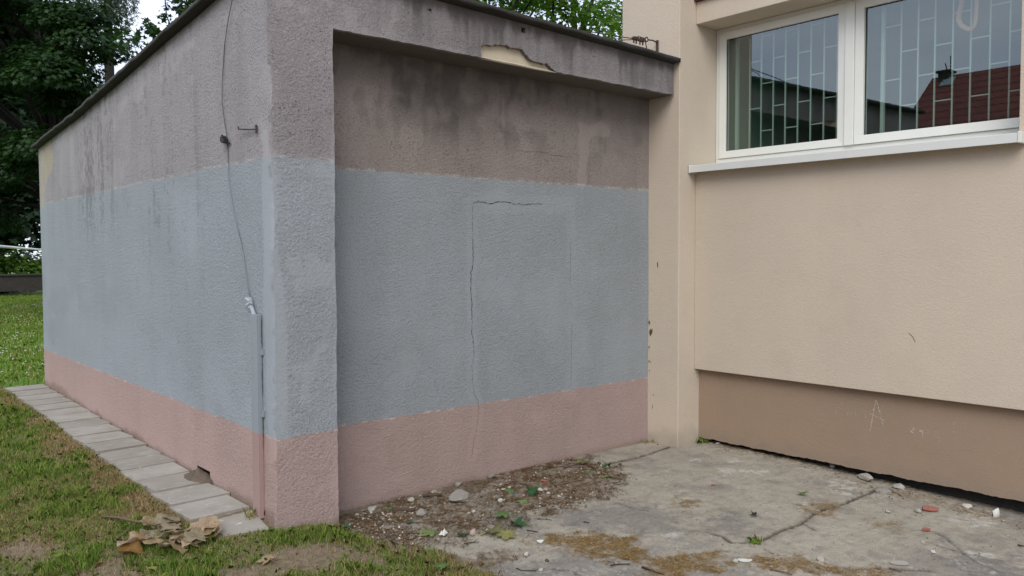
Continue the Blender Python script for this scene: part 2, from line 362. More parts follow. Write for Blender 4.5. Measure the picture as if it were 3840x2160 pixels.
# front: corner pier and beam in one skin of plaster, with the piece that fell off the beam
CAV = [(3.41, 2.965), (3.434, 2.968), (3.491, 2.969), (3.513, 2.981), (3.567, 2.988), (3.639, 2.987), (3.694, 2.982), (3.76, 2.994), (3.797, 2.956), (3.874, 2.92), (3.937, 2.924), (4.001, 2.926), (4.016, 2.911), (4.071, 2.885), (4.132, 2.86), (3.412, 2.86)]
bm = bmesh.new(); lay = bm.verts.layers.float_color.new('mask')
def front_patch(xs, zlo, zhi, nz_, holes):
    Xg, Tg = np.meshgrid(xs, np.linspace(0, 1, nz_), indexing='ij'); Zl, Zh = zlo(Xg), zhi(Xg); Zg = Zl+(Zh-Zl)*Tg
    Xw = Xg+wob(Zg)*np.exp(-(Xg-XA)/.02)*0+wob2(Zg)*sstep(Xg, 2.31, 2.327)*(xs[-1] < 3)
    Xw = Xw+wob(Zg)*np.exp(-(Xg-XA)/.015)
    Yw = YF+(fbm(Xg*2.2, Zg*2.2, 51)-.5)*.008
    sd = zroof(Xg, YF)-.03-Zg; n1 = fbm(Xg*4, Zg*4, 52); stk = fbm(Xg*15, Zg*1.3, 53)
    R = np.maximum(sstep(Xg-2.285+.09*(n1-.5)-.04*vn(Zg*7, 1, 2), 0, .02)*sstep(ZS+.05-Zg, 0, .05)*.6, sstep(.09*vn(Zg*2.6, 5, 9)+.06*(n1-.5)-(Xg-XA), 0, .02)*sstep(Zg, .5, .6)*sstep(2.6-Zg, 0, .1))*.75
    R = np.maximum(R, sstep(n1-.66, 0, .02)*.5)
    G = sstep(.05+.12*stk-sd, 0, .09)*.60+sstep(stk, .50, .70)*sstep(.34-sd, 0, .25)*.34*sstep(Xg, 2.4, 2.9)+(.22+.45*sstep(n1*.6+stk*.4, .36, .60))*sstep(Xg, 2.35, 3.4)*.9  # runoff streaks, with shade of the roof overhang painted into the top band
    B = sstep(.004-np.abs(Zg-2.882), 0, .004)*sstep(Xg, 3.40, 3.45)*sstep(4.1-Xg, 0, .1)
    A = sstep(.10+.24*(n1-.4)-Zg, 0, .07)
    Cc = np.stack([R, np.clip(G, 0, 1), B, A], -1).reshape(-1, 4); P_ = np.stack([Xw, Yw, Zg], -1).reshape(-1, 3)
    vs = []
    for p, c in zip(P_, Cc):
        v = bm.verts.new(p); v[lay] = c; vs.append(v)
    for qd in grid_quads(len(xs), nz_):
        cx, cz_ = P_[qd, 0].mean(), P_[qd, 2].mean()
        if holes is not None and holes(cx, cz_): continue
        bm.faces.new([vs[i] for i in qd])
def fholes(x, z):
    if 3.758 < x < 3.797 and 3.100 < z < 3.138: return True
    if math.hypot(x-3.003, z-3.114) < .011: return True
    if not (3.38 < x < 4.16 and z < 3.02): return False
    n_ = (float(fbm(x*26, z*26, 61))-.5)*.020
    return float(poly_sdf(np.array([x]), np.array([z]), CAV)[0]) < n_
front_patch(np.linspace(XA, 2.327, 30), lambda x: x*0-.1, lambda x: x*0+ZS, 225, None)
front_patch(np.concatenate([np.linspace(XA, 2.327, 30), np.arange(2.34, 3.36, .015), np.arange(3.36, 4.2, .0065), np.arange(4.2, 5.40, .015)]), lambda x: x*0+ZS+(vn(x*30, 2, 71)-.5)*.008*(x > 2.34), lambda x: zroof(x, YF)-.03, 46, fholes)
bmesh.ops.remove_doubles(bm, verts=bm.verts, dist=.0012)
bnd = [e for e in bm.edges if len(e.link_faces) == 1]
ex = bmesh.ops.extrude_edge_only(bm, edges=bnd)
for v in [g for g in ex['geom'] if isinstance(g, bmesh.types.BMVert)]: v.co.y += .032
bmesh.ops.recalc_face_normals(bm, faces=bm.faces)
me = bpy.data.meshes.new('front_wall'); bm.to_mesh(me); bm.free(); link('front_wall', me, M['front_stucco'], annex)
m_ = MB(); m_.box(2.30, 5.395, YF+.033, YR-.002, ZS+.008, 3.10); m_.build('beam_core', M['cream_base'], annex)
# a broken lip of plaster along the bottom of the bare patch
lip = [(3.43, 2.884), (3.52, 2.882), (3.62, 2.880), (3.75, 2.881), (3.88, 2.879), (4.0, 2.878), (4.10, 2.877)]
m_ = MB(); m_.tube([(x, YF+.010+.004*math.sin(i*2.1), z) for i, (x, z) in enumerate(lip)], [.003, .006, .008, .006, .007, .005, .002], 5); m_.build('plaster_lip', M['cream_base'], annex)
m_ = MB(); m_.box(2.329, 5.398, YF+.0325, YR-.004, ZS-.004, ZS+.004); m_.build('soffit', M['soffit'], annex)
m_ = MB(); m_.box(2.30, 2.322, YF+.033, YR+.002, -.1, ZS-.006); m_.build('pier_return', M['back_stucco'], annex)

# recessed wall with the outline of the walled-up door
def yback(x, z): return YR+(fbm(np.asarray(x)*1.4, np.asarray(z)*1.4, 81)-.5)*.010
xs = np.arange(2.30, XP+.012, .0135); zs = np.linspace(-.1, ZS+.02, 222)
Xg, Zg = np.meshgrid(xs, zs, indexing='ij'); n1 = fbm(Xg*3.1, Zg*3.1, 82); n2 = fbm(Xg*7, Zg*7, 83); stk = fbm(Xg*11, Zg*1.2, 84)
PATCH = [(4.553, 2.609), (4.626, 2.615), (4.70, 2.60), (4.835, 2.648), (4.96, 2.60), (4.944, 2.545), (4.80, 2.52), (4.715, 2.491), (4.70, 2.374), (4.66, 2.30), (4.67, 2.11), (4.56, 2.11), (4.597, 2.32), (4.568, 2.428), (4.582, 2.531)]
CRV = [(3.539, 1.947), (3.536, 1.841), (3.538, 1.722), (3.539, 1.612), (3.536, 1.501), (3.522, 1.474), (3.519, 1.345), (3.529, 1.233), (3.531, 1.104), (3.525, 1.062), (3.535, 1.001), (3.544, .88), (3.526, .816), (3.531, .686), (3.548, .609), (3.577, .559), (3.583, .474), (3.564, .373), (3.528, .247), (3.516, .164)]
CRH = [(3.539, 1.951), (3.586, 1.962), (3.706, 1.95), (3.791, 1.966), (3.878, 1.966), (3.954, 1.953), (4.163, 1.967), (4.21, 1.972), (4.258, 1.96), (4.424, 1.964)]
CRR = [[(4.493, 1.702), (4.495, 1.559), (4.488, 1.375), (4.507, 1.324)], [(4.492, 1.232), (4.507, 1.18)], [(4.51, 1.056), (4.506, .90), (4.502, .737), (4.50, .56)]]
R1 = sstep(.010+.09*(n2-.5)+.05*(fbm(Xg*21, Zg*21, 85)-.5)-poly_sdf(Xg, Zg, PATCH), 0, .014)*.6
R2 = sstep(.055+.05*(n1-.5)-np.minimum.reduce([poly_dist(Xg, Zg, CRV), poly_dist(Xg, Zg, CRH)-.02, poly_dist(Xg, Zg, [(4.50, 1.98), (4.50, .5)])-.01]), 0, .02)*.5
R3 = sstep(sstep(Xg, 4.3, 5.3)*.62+.12*(n1-.5)-(Zg-.18)*.75, 0, .03)*sstep(Xg, 4.3, 4.6)*.6
R4 = sstep(fbm(Xg*1.6, Zg*2.1, 86)-.62, 0, .06)*.25
Rm = np.maximum.reduce([R1, R2*.6, R3*.4, R4]); Rm = np.where((Zg > 2.13) & (R1 < .3), Rm*.35, Rm)
soot_shade = sstep(ZS+.02-Zg, .22*stk+.40*n1+.10*n2+.20, -.16)  # sooty mould with the beam's shade painted into the same top band
Gm = np.clip(soot_shade*(.55+.65*n1)*1.05+sstep(stk*.5+n2*.5, .50, .60)*sstep(Zg, 2.14, 2.5)*.34*(Xg < 4.9)+sstep(n1, .48, .64)*sstep(Zg, 2.25, 2.6)*.38, 0, 1)*(1-.85*R1)*sstep(Zg, 2.115, 2.15)
Am = sstep(.035+.07*(n1-.4)-Zg, 0, .05)*.8
me = quad_mesh('recessed_wall', np.stack([Xg, yback(Xg, Zg), Zg], -1).reshape(-1, 3), grid_quads(len(xs), len(zs)))
set_col(me, 'mask', np.stack([Rm, Gm, Rm*0, Am], -1).reshape(-1, 4)); link('recessed_wall', me, M['back_stucco'], annex, smooth=True)
onb = lambda x, z: (x, float(yback(x, z))-.0025, z)
for a_, b_ in ((0, 2), (2, 8), (8, 11), (11, 13), (13, 20)): ribbon(CRV[a_:b_+1] if b_ < 19 else CRV[a_:], .0038 if a_ in (2, 8) else .0018, onb, .0025, 4+a_).build('crack', M['crack'], annex)
ribbon(CRH[:8], .0040, onb, .003, 5).build('crack', M['crack'], annex)
for i, p in enumerate(CRR): ribbon(p, .0016, onb, .002, 8+i).build('crack', M['crack'], annex)
ribbon([(3.95, 2.345), (4.05, 2.34), (4.2, 2.352), (4.33, 2.335), (4.5, 2.33)], .0014, onb, .003, 12).build('crack', M['crack'], annex)
m_ = MB(); m_.box(XA+.02, XP, 9.98, 10.02, -.1, 2.70); m_.box(XP-.05, XP, 4.86, 10.0, -.1, 2.7); m_.build('rear_wall', M['beige'], annex)

# roofing felt: turned-down wavy edge
xs = np.concatenate([np.array([1.885, 1.90]), np.arange(1.93, 5.40, .03), np.array([5.415])]); ys = np.concatenate([np.array([4.195, 4.21]), np.arange(4.24, 10.06, .04), np.array([10.075])])
Xg, Yg = np.meshgrid(xs, ys, indexing='ij'); Zg = zroof(Xg, Yg)+.002+(fbm(Xg*5, Yg*5, 91)-.5)*.007
ex_ = np.where(Xg < 1.91, -(vn(Yg*9, 1, 92)-.5)*.016, 0); ey_ = np.where(Yg < 4.22, (vn(Xg*9, 1, 93)-.5)*.016, 0)
top = np.stack([Xg+ex_, Yg+ey_, Zg], -1).reshape(-1, 3); nu, nv = Xg.shape
drop = np.where((Xg < 1.91) | (Yg < 4.22), .022+.012*vn(Xg*9+Yg*9, 2, 94), .028)
bot = top.copy(); bot[:, 2] -= drop.ravel(); bot[:, 2] = np.minimum(bot[:, 2], top[:, 2]-.012)
qt = grid_quads(nu, nv); n0 = nu*nv; qb = qt[:, ::-1]+n0
per = [i*nv for i in range(nu)]+[(nu-1)*nv+j for j in range(1, nv)]+[i*nv+nv-1 for i in range(nu-2, -1, -1)]+[j for j in range(nv-2, 0, -1)]
side = np.array([(a, b, b+n0, a+n0) for a, b in zip(per, per[1:]+per[:1])])
me = quad_mesh('roof', np.vstack([top, bot]), np.vstack([qt, qb, side])); bm = bmesh.new(); bm.from_mesh(me); bmesh.ops.recalc_face_normals(bm, faces=bm.faces); bm.to_mesh(me); bm.free()
link('roof', me, M['felt'], annex)

# ------------------------------------------------------------------ fittings on the side wall
on = lambda y, z, d=.012: (XA-d, y, z)
wire = thing('lightning_conductor', (XA, 4.5, 0), 'thin lightning conductor wire hanging down the side wall of the annex', 'cable')
wp = [(4.66, 3.215), (4.72, 3.069), (4.802, 2.95), (4.872, 2.83), (4.896, 2.73), (4.903, 2.62), (4.896, 2.5), (4.872, 2.38), (4.859, 2.30), (4.848, 2.19), (4.831, 2.046), (4.79, 1.92), (4.736, 1.784), (4.69, 1.69), (4.646, 1.598), (4.61, 1.51), (4.58, 1.43), (4.549, 1.348)]
m_ = MB(); m_.tube([on(y, z, .012+.006*math.sin(i*1.3)) for i, (y, z) in enumerate(wp)], .0030, 6); m_.tube([(2.2, 4.6, 3.225), (1.99, 4.64, 3.25), (1.93, 4.655, 3.235), (XA-.012, 4.66, 3.215)], .0030, 6)
m_.build('wire', M['painted_wire'], wire, True)
m_ = MB(); m_.box(XA-.035, XA-.004, 4.858, 4.900, 2.272, 2.302); m_.box(XA-.04, XA-.010, 4.828, 4.862, 2.258, 2.284); m_.tube([on(4.905, 2.303), on(4.81, 2.252)], .006); m_.tube([on(4.878, 2.262, .03), on(4.874, 2.312, .03)], .006)
bevel(m_.build('clamp', M['blackrubber'], wire), .003)
m_ = MB()
for k, (y, z, a) in enumerate(((4.545, 1.338, .5), (4.525, 1.318, -.4), (4.54, 1.298, .2))):
    m_.tube([on(y-.022, z-.016*a, .025), on(y+.022, z+.016*a, .03)], .009, 6)
m_.tube([on(4.535, 1.31, .01), on(4.535, 1.31, .05)], .006, 6); m_.tube([on(4.54, 1.35, .02), on(4.515, 1.30, .02), on(4.475, 1.25, .02)], .011, 6)
m_.build('joint_clamp', plain('pale_painted_clamp', (.38, .41, .44), .6, .4, 40), wire)
cov = thing('conductor_cover', (XA, 4.47, 0), 'upright steel cover strip over the conductor near the corner, painted blue and pink', 'cover')
m_ = MB(); m_.box(XA-.030, XA-.025, 4.425, 4.515, .10, 1.263); m_.box(XA-.025, XA, 4.510, 4.515, .10, 1.263); m_.box(XA-.025, XA, 4.425, 4.430, .10, 1.263)
bevel(m_.build('strip', M['painted_steel'], cov), .0025)
for gp in ([(4.418, 1.255), (4.416, 1.0), (4.419, .80)], [(4.418, .72), (4.417, .60), (4.419, .50)]): ribbon(gp, .0048, lambda y, z: (XA-.0065, y, z), .0018, 77, .02).build('gap_grime_shade', M['crack'], cov)  # dark strip drawn for the grime and shade in the gap beside the cover
for z in (1.05, .70):
    m_ = MB(); m_.box(XA-.012, XA-.001, 4.402, 4.4245, z-.018, z+.018); m_.build('fixing_lug', M['painted_steel'], cov)
hk = MB(); hk.tube([on(4.632, 2.316, .03), on(4.52, 2.302, .02), on(4.43, 2.294, .012)], .0045, 6); hk.tube([(XA-.012, 4.43, 2.272), (XA-.012, 4.429, 2.318)], .006, 6); hk.tube([on(4.632, 2.316, .03), on(4.633, 2.330, .03)], .0045, 6)
tag(hk.build('wall_hook', M['steel']), 'short rusty hook rod sticking out of the grey roughcast', 'hook')

# roof conductor: post on the pillar, clamps and wire running back over the felt
rc = thing('roof_conductor_holder', (5.40, 4.45, 3.2), 'rusty wire holder with clamps on the beige pillar above the roof edge', 'bracket')
m_ = MB(); m_.box(5.410, XP, 4.43, 4.452, 3.255, 3.355); m_.tube([(5.412, 4.441, 3.335), (5.36, 4.441, 3.345), (5.30, 4.441, 3.340)], .006, 6); m_.tube([(5.412, 4.441, 3.335), (5.415, 4.441, 3.21)], .003, 5); m_.build('bracket_arm', M['steel'], rc)
m_ = MB()
for k in range(8):
    a0, a1 = 2*PI*k/8, 2*PI*(k+1)/8; m_.tube([(5.28+.018*math.cos(a0), 4.441, 3.340+.018*math.sin(a0)), (5.28+.018*math.cos(a1), 4.441, 3.340+.018*math.sin(a1))], .005, 5)
m_.build('ring', M['steel'], rc)
for k, x in enumerate((5.235, 5.20, 5.155, 5.125)):
    m_ = MB(); m_.box(x-.010, x+.010, 4.425, 4.457, 3.312, 3.336); m_.tube([(x, 4.441, 3.33), (x-.004, 4.441, 3.285)], .007, 6); m_.build('clamp', M['steel'], rc)
m_ = MB(); m_.tube([(5.27, 4.441, 3.33), (5.25, 4.441, 3.345), (5.18, 4.441, 3.345), (5.10, 4.441, 3.318), (4.95, 4.45, 3.31), (4.7, 4.46, 3.30), (4.3, 4.47, 3.27), (3.9, 4.50, 3.24), (3.4, 4.6, 3.25), (2.9, 4.66, 3.26), (2.4, 4.65, 3.26), (2.2, 4.6, 3.225)], .0042, 6)
m_.tube([(5.25, 4.441, 3.322), (5.1, 4.441, 3.308), (4.98, 4.44, 3.285), (4.85, 4.43, 3.22)], .0035, 6); m_.tube([(5.262, 4.441, 3.33), (5.283, 4.441, 3.26), (5.30, 4.44, 3.17)], .0045, 6)
m_.build('wire', M['steel'], rc)

# ------------------------------------------------------------------ the main building
XW, XG = 5.634, 5.929
main = thing('main_building', (7, 1, 0), 'beige rendered building with a barred window and a brown plinth', 'building')
m_ = MB(); m_.box(XP, 6.12, 4.213, 4.83, -.2, 7.0); bevel(m_.build('pillar', M['beige'], main), .006)
WIN = (1.815, 4.213, 2.30, 3.475)
me = extrude_poly([(4.2125, .628), (4.2125, 2.30), (1.815, 2.30), (1.815, 3.475), (4.2125, 3.475), (4.2125, 3.655), (-6, 3.655), (-6, .628)], 'x', XW, 6.10)
bevel(link('wall', me, M['beige'], main), .004)
pl_pts = [(4.2125, .632), (-6, .632)]; yy = -6
while yy < 4.21:
    pl_pts.append((yy, .040+.010*float(vn(yy*11, 1, 95))+.007*float(vn(yy*47, 1, 96))-.004)); yy += .022
pl_pts.append((4.2125, .042)); pl = link('plinth', extrude_poly(pl_pts, 'x', 5.70, 5.765), M['brown'], main)
m_ = MB(); m_.box(5.80, 6.1, -6, 4.2125, -.4, .60); m_.build('foundation', M['foundation'], main)
m_ = MB(); m_.box(5.60, 6.10, -6, 4.2125, 3.658, 4.85); m_.build('spandrel_panel', M['dark_red'], main)
m_ = MB(); m_.box(5.634, 6.10, -6, 4.2125, 4.853, 7.0); m_.box(6.121, 14, 4.6, 4.83, -.2, 7.0); m_.box(6.121, 14, -6, 4.6, 6.9, 7.0); m_.box(13.8, 14, -6, 4.6, -.2, 6.9); m_.box(6.105, 13.8, -6, -5.8, -.2, 6.9); m_.build('upper_wall', M['beige'], main)
for y_, z_, l_, w_, s_ in ((4.43, 1.50, .05, .012, 1), (4.517, 1.01, .035, .018, 2), (4.503, .93, .055, .032, 3), (4.487, .945, .03, .014, 4), (4.517, .80, .018, .012, 5), (4.516, .68, .02, .012, 6), (4.497, .675, .022, .006, 7), (4.47, .40, .03, .005, 8), (4.478, .30, .05, .005, 9), (4.515, .60, .012, .009, 10)):
    r = random.Random(s_); m_ = MB(); n = 11
    m_.add([(XP-.0025, y_+math.cos(2*PI*k/n)*w_*.5*(.6+.7*r.random()), z_+math.sin(2*PI*k/n)*l_*.5*(.6+.7*r.random())) for k in range(n)], [tuple(range(n))])
    m_.build('chipped_spot', plain('bare_chip', (.10, .075, .05), .9, .4, 90) if 'bare_chip' not in bpy.data.materials else bpy.data.materials['bare_chip'], main)
ribbon([(2.454, 1.058), (2.44, 1.045), (2.427, 1.033), (2.415, 1.015), (2.407, .994)], .007, lambda y, z: (XW-.0025, y, z), .001, 31).build('scratch', plain('scuff', (.20, .17, .12), .9), main)
ribbon([(4.02, .60), (4.015, .575), (4.00, .55), (3.995, .53)], .007, lambda y, z: (5.6975, y, z), .001, 32).build('scratch', plain('ochre_drip', (.34, .20, .08), .8), main)
CH = [[(2.738, .331), (2.729, .39), (2.72, .449), (2.709, .51), (2.70, .562)], [(2.70, .562), (2.687, .53), (2.674, .491), (2.66, .44), (2.646, .385)], [(2.745, .456), (2.70, .443), (2.66, .431), (2.631, .416)], [(2.457, .411), (2.43, .402), (2.456, .377), (2.435, .365)], [(2.378, .385), (2.397, .386), (2.393, .395), (2.378, .394), (2.375, .347)]]
CHF = [[(2.988, .496), (2.994, .413)], [(2.941, .5), (2.976, .47), (2.933, .449)], [(2.896, .47), (2.912, .411)], [(2.885, .41), (2.878, .46)], [(2.845, .484), (2.842, .413)], [(2.80, .49), (2.794, .442)], [(2.777, .476), (2.766, .366)], [(2.35, .373), (2.35, .396), (2.332, .397), (2.332, .384), (2.35, .382)], [(2.288, .408), (2.307, .355)], [(2.286, .413), (2.265, .329)], [(2.30, .372), (2.275, .368)], [(2.18, .491), (2.179, .409)], [(2.18, .491), (2.149, .463)], [(2.115, .505), (2.112, .445)]]
for nm_, mt_, wd_, groups in (('chalk_letter', 'chalk', .0075, [CH[0:3], CH[3:4], CH[4:5]]), ('faded_chalk_letter', 'faint', .0080, [CHF[0:2], CHF[2:4], CHF[4:6], CHF[6:7], CHF[7:8], CHF[8:11], CHF[11:13], CHF[13:14]])):
    for gi, grp in enumerate(groups):
        m_ = MB()
        for i, p in enumerate(grp):
            r_b = ribbon(p, wd_, lambda y, z: (5.6972-.0002*i, y, z), .0006, 40+i+7*gi, .006); m_.add(r_b.v, r_b.f)
        m_.build(nm_, M[mt_], main)

# the window: frame part with panes, mullion, sill and bars below it
fr_ = MB(); Y0, Y1, Z0, Z1 = 1.72, 4.2105, 2.318, 3.473
fr_.box(5.912, 5.985, Y0, Y1, Z0, 2.389); fr_.box(5.912, 5.985, Y0, Y1, 3.440, Z1); fr_.box(5.912, 5.985, 4.176, Y1, 2.3895, 3.4395); fr_.box(5.912, 5.985, Y0, 1.80, 2.3895, 3.4395)
window = fr_.build('window', M['pvc'], main); bevel(window, .004)
def sash(y0, y1, z0, z1, t, x0, nm):
    bm = bmesh.new(); o_ = [(y0, z0), (y1, z0), (y1, z1), (y0, z1)]; i_ = [(y0+t, z0+t), (y1-t, z0+t), (y1-t, z1-t), (y0+t, z1-t)]
    A = [bm.verts.new((x0, *p)) for p in o_]; B = [bm.verts.new((x0+.006, *p)) for p in i_]; A2 = [bm.verts.new((x0+.05, *p)) for p in o_]; B2 = [bm.verts.new((x0+.05, *p)) for p in i_]
    for k in range(4):
        k2 = (k+1) % 4
        bm.faces.new((A[k], A[k2], B[k2], B[k])); bm.faces.new((A[k], A2[k], A2[k2], A[k2])); bm.faces.new((B[k], B[k2], B2[k2], B2[k])); bm.faces.new((A2[k], B2[k], B2[k2], A2[k2]))
    bmesh.ops.recalc_face_normals(bm, faces=bm.faces); me = bpy.data.meshes.new(nm); bm.to_mesh(me); bm.free(); o = link(nm, me, M['pvc'], window); bevel(o, .003); return o
sash(3.066, 4.1745, 2.3905, 3.4385, .060, 5.902, 'sash'); sash(1.79, 2.990, 2.3905, 3.4385, .064, 5.896, 'sash')
m_ = MB(); m_.box(5.890, 5.985, 2.992, 3.064, 2.3895, 3.4395); bevel(m_.build('mullion', M['pvc'], window), .004)
def gask(y0, y1, z0, z1, x):
    m_ = MB(); t = .004
    m_.box(x, x+.01, y0, y1, z0, z0+t); m_.box(x, x+.01, y0, y1, z1-t, z1); m_.box(x, x+.01, y0, y0+t, z0+t, z1-t); m_.box(x, x+.01, y1-t, y1, z0+t, z1-t); m_.build('gasket', M['gasket'], window)
gask(3.126, 4.1145, 2.4505, 3.3785, 5.926); gask(1.854, 2.926, 2.4545, 3.3745, 5.926)
for y0, y1 in ((3.124, 4.1165), (1.852, 2.928)):
    me = bpy.data.meshes.new('pane'); me.from_pydata([(XG+.003, y0, 2.445), (XG+.003, y1, 2.445), (XG+.003, y1, 3.384), (XG+.003, y0, 3.384)], [], [(0, 3, 2, 1)]); link('pane', me, M['glass'], window)
m_ = MB(); pts = [(5.535, 2.2535), (5.535, 2.309), (5.543, 2.312), (5.911, 2.338), (5.911, 2.316), (5.56, 2.292), (5.545, 2.2535)]
bevel(link('sill', extrude_poly(pts, 'y', 1.79, 4.196), M['sill'], window), .0015)
for y0, y1 in ((4.1965, 4.2035), (1.768, 1.789)):
    m_ = MB(); m_.box(5.530, 5.64, y0, y1, 2.250, 2.318); bevel(m_.build('sill_end_cap', M['pvc'], window), .003)
for vy, thick, ph in (([4.083, 3.96, 3.851, 3.74, 3.631, 3.521, 3.411, 3.301, 3.193, 3.085], 4.081, 0), ([2.965, 2.842, 2.712, 2.593, 2.478, 2.36, 2.245, 2.125, 2.006, 1.89], 2.841, 1)):
    m_ = MB(); X_ = 6.03
    for y in vy[1:] if ph == 0 else vy: m_.box(X_-.005, X_+.005, y-.005, y+.005, 2.36, 3.46)
    m_.box(X_-.012, X_+.012, thick-.0125, thick+.0125, 2.34, 3.47)
    for i in range(1, len(vy)-1):
        base = (2.60, 2.79)[(i+ph) % 2] if ph == 0 else (2.65, 2.845)[i % 2]
        for k in range(-1, 3):
            z = base+k*.385
            if 2.40 < z < 3.45: m_.box(X_-.0040, X_+.0040, vy[i+1]+.0051, vy[i]-.0051, z-.0042, z+.0042)
    m_.build('grille', M['grille'], window)
m_ = MB(); rv, rf = [], []
def room_quad(a, b, c, d): m_.add([a, b, c, d], [(0, 1, 2, 3)])
x0, x1, y0, y1, z0, z1 = 6.101, 8.2, 0.2, 4.21, 1.2, 3.65
room_quad((x1, y0, z0), (x1, y1, z0), (x1, y1, z1), (x1, y0, z1)); room_quad((x0, y0, z0), (x1, y0, z0), (x1, y0, z1), (x0, y0, z1)); room_quad((x0, y1, z0), (x1, y1, z0), (x1, y1, z1), (x0, y1, z1))
room_quad((x0, y0, z0), (x1, y0, z0), (x1, y1, z0), (x0, y1, z0)); room_quad((x0, y0, z1), (x1, y0, z1), (x1, y1, z1), (x0, y1, z1)); m_.build('room_shell', M['room'], main)
# looped paper ribbon behind the right pane
rp = [(2.29, 3.42), (2.285, 3.36), (2.295, 3.27), (2.312, 3.20), (2.312, 3.165), (2.29, 3.125), (2.25, 3.095), (2.222, 3.087), (2.203, 3.105), (2.195, 3.16), (2.192, 3.24), (2.192, 3.33), (2.196, 3.42)]
m_ = MB(); v, f = [], []
for i, (y, z) in enumerate(rp):
    p0, p1 = rp[max(i-1, 0)], rp[min(i+1, len(rp)-1)]; t = Vector((p1[0]-p0[0], p1[1]-p0[1])).normalized(); n_ = Vector((-t.y, t.x))*.015
    v += [(5.975+.012*math.sin(i*.5), y+n_.x, z+n_.y), (5.985+.012*math.sin(i*.5), y-n_.x, z-n_.y)]
    if i: f.append((2*i-2, 2*i-1, 2*i+1, 2*i))
m_.add(v, f); rb = m_.build('paper_ribbon', M['ribbon'], smooth=True); s_ = rb.modifiers.new('thick', 'SOLIDIFY'); s_.thickness = .002
tag(rb, 'salmon pink paper ribbon loop hanging behind the right window pane', 'ribbon')

# ------------------------------------------------------------------ neighbour house, seen only mirrored in the window
q = NT('red_tiles'); x, y, z = q.xyz(); wv = q.math('ADD', q.math('MULTIPLY', z, 3.4), q.math('MULTIPLY', q.math('SINE', q.math('MULTIPLY', y, 20)), .06))
row = q.math('FRACT', wv); c = q.mix(q.lin(q.noise(3, 3), .3, .7, 0, 1), (.22, .055, .045), (.30, .085, .06)); c = q.mix(q.math('SUBTRACT', 1, q.step(row, .02, .25)), c, (.04, .015, .015)); q.bsdf(c, .7); M['tiles'] = q.m
nh = thing('neighbour_house', (-22.3, 4, 0), 'house with a steep red tiled roof mirrored in the window', 'house')
rx, rz, e = -22.33, 8.48, 5.2; ya, yb = 14.13, -10.0
m_ = MB(); m_.box(rx-e+.5, rx+e-.5, yb+.5, ya-.5, 0, rz-.82*e); m_.add([(rx-e+.5, ya-.5, rz-.82*e), (rx+e-.5, ya-.5, rz-.82*e), (rx, ya-.5, rz-.2)], [(0, 1, 2)]); m_.add([(rx-e+.5, yb+.5, rz-.82*e), (rx+e-.5, yb+.5, rz-.82*e), (rx, yb+.5, rz-.2)], [(0, 1, 2)])
m_.build('wall', plain('house_plaster', (.45, .40, .32), .9), nh)
roof = link('roof', extrude_poly([(rx-e, rz-.82*e), (rx-e, rz-.82*e-.15), (rx, rz-.16), (rx+e, rz-.82*e-.15), (rx+e, rz-.82*e), (rx, rz)], 'y', yb, ya), M['tiles'], nh)
m_ = MB(); m_.box(rx-.22, rx+.30, 13.42, 13.80, rz-.3, rz+.10); m_.box(rx-.28, rx+.36, 13.34, 13.88, rz+.10, rz+.18); m_.tube([(rx, 13.46, rz+.15), (rx, 13.46, rz+.75)], .018); m_.tube([(rx, 13.64, rz+.15), (rx-.05, 13.62, rz+.3), (rx, 13.66, rz+.5)], .022); m_.build('chimney', plain('dark_chimney', (.05, .045, .045), .8), roof)
m_ = MB(); sl_ = lambda x, y, d: (x+.63*d, y, rz-.82*(x-rx)+.77*d); m_.add([sl_(-22.15, 13.18, .05), sl_(-22.15, 13.62, .05), sl_(-21.72, 13.62, .05), sl_(-21.72, 13.18, .05), sl_(-22.15, 13.18, -.02), sl_(-22.15, 13.62, -.02), sl_(-21.72, 13.62, -.02), sl_(-21.72, 13.18, -.02)], [(0, 1, 2, 3), (4, 5, 1, 0), (5, 6, 2, 1), (6, 7, 3, 2), (7, 4, 0, 3)])
m_.build('skylight', plain('skylight_glass', (.45, .5, .52), .2, .05), roof)
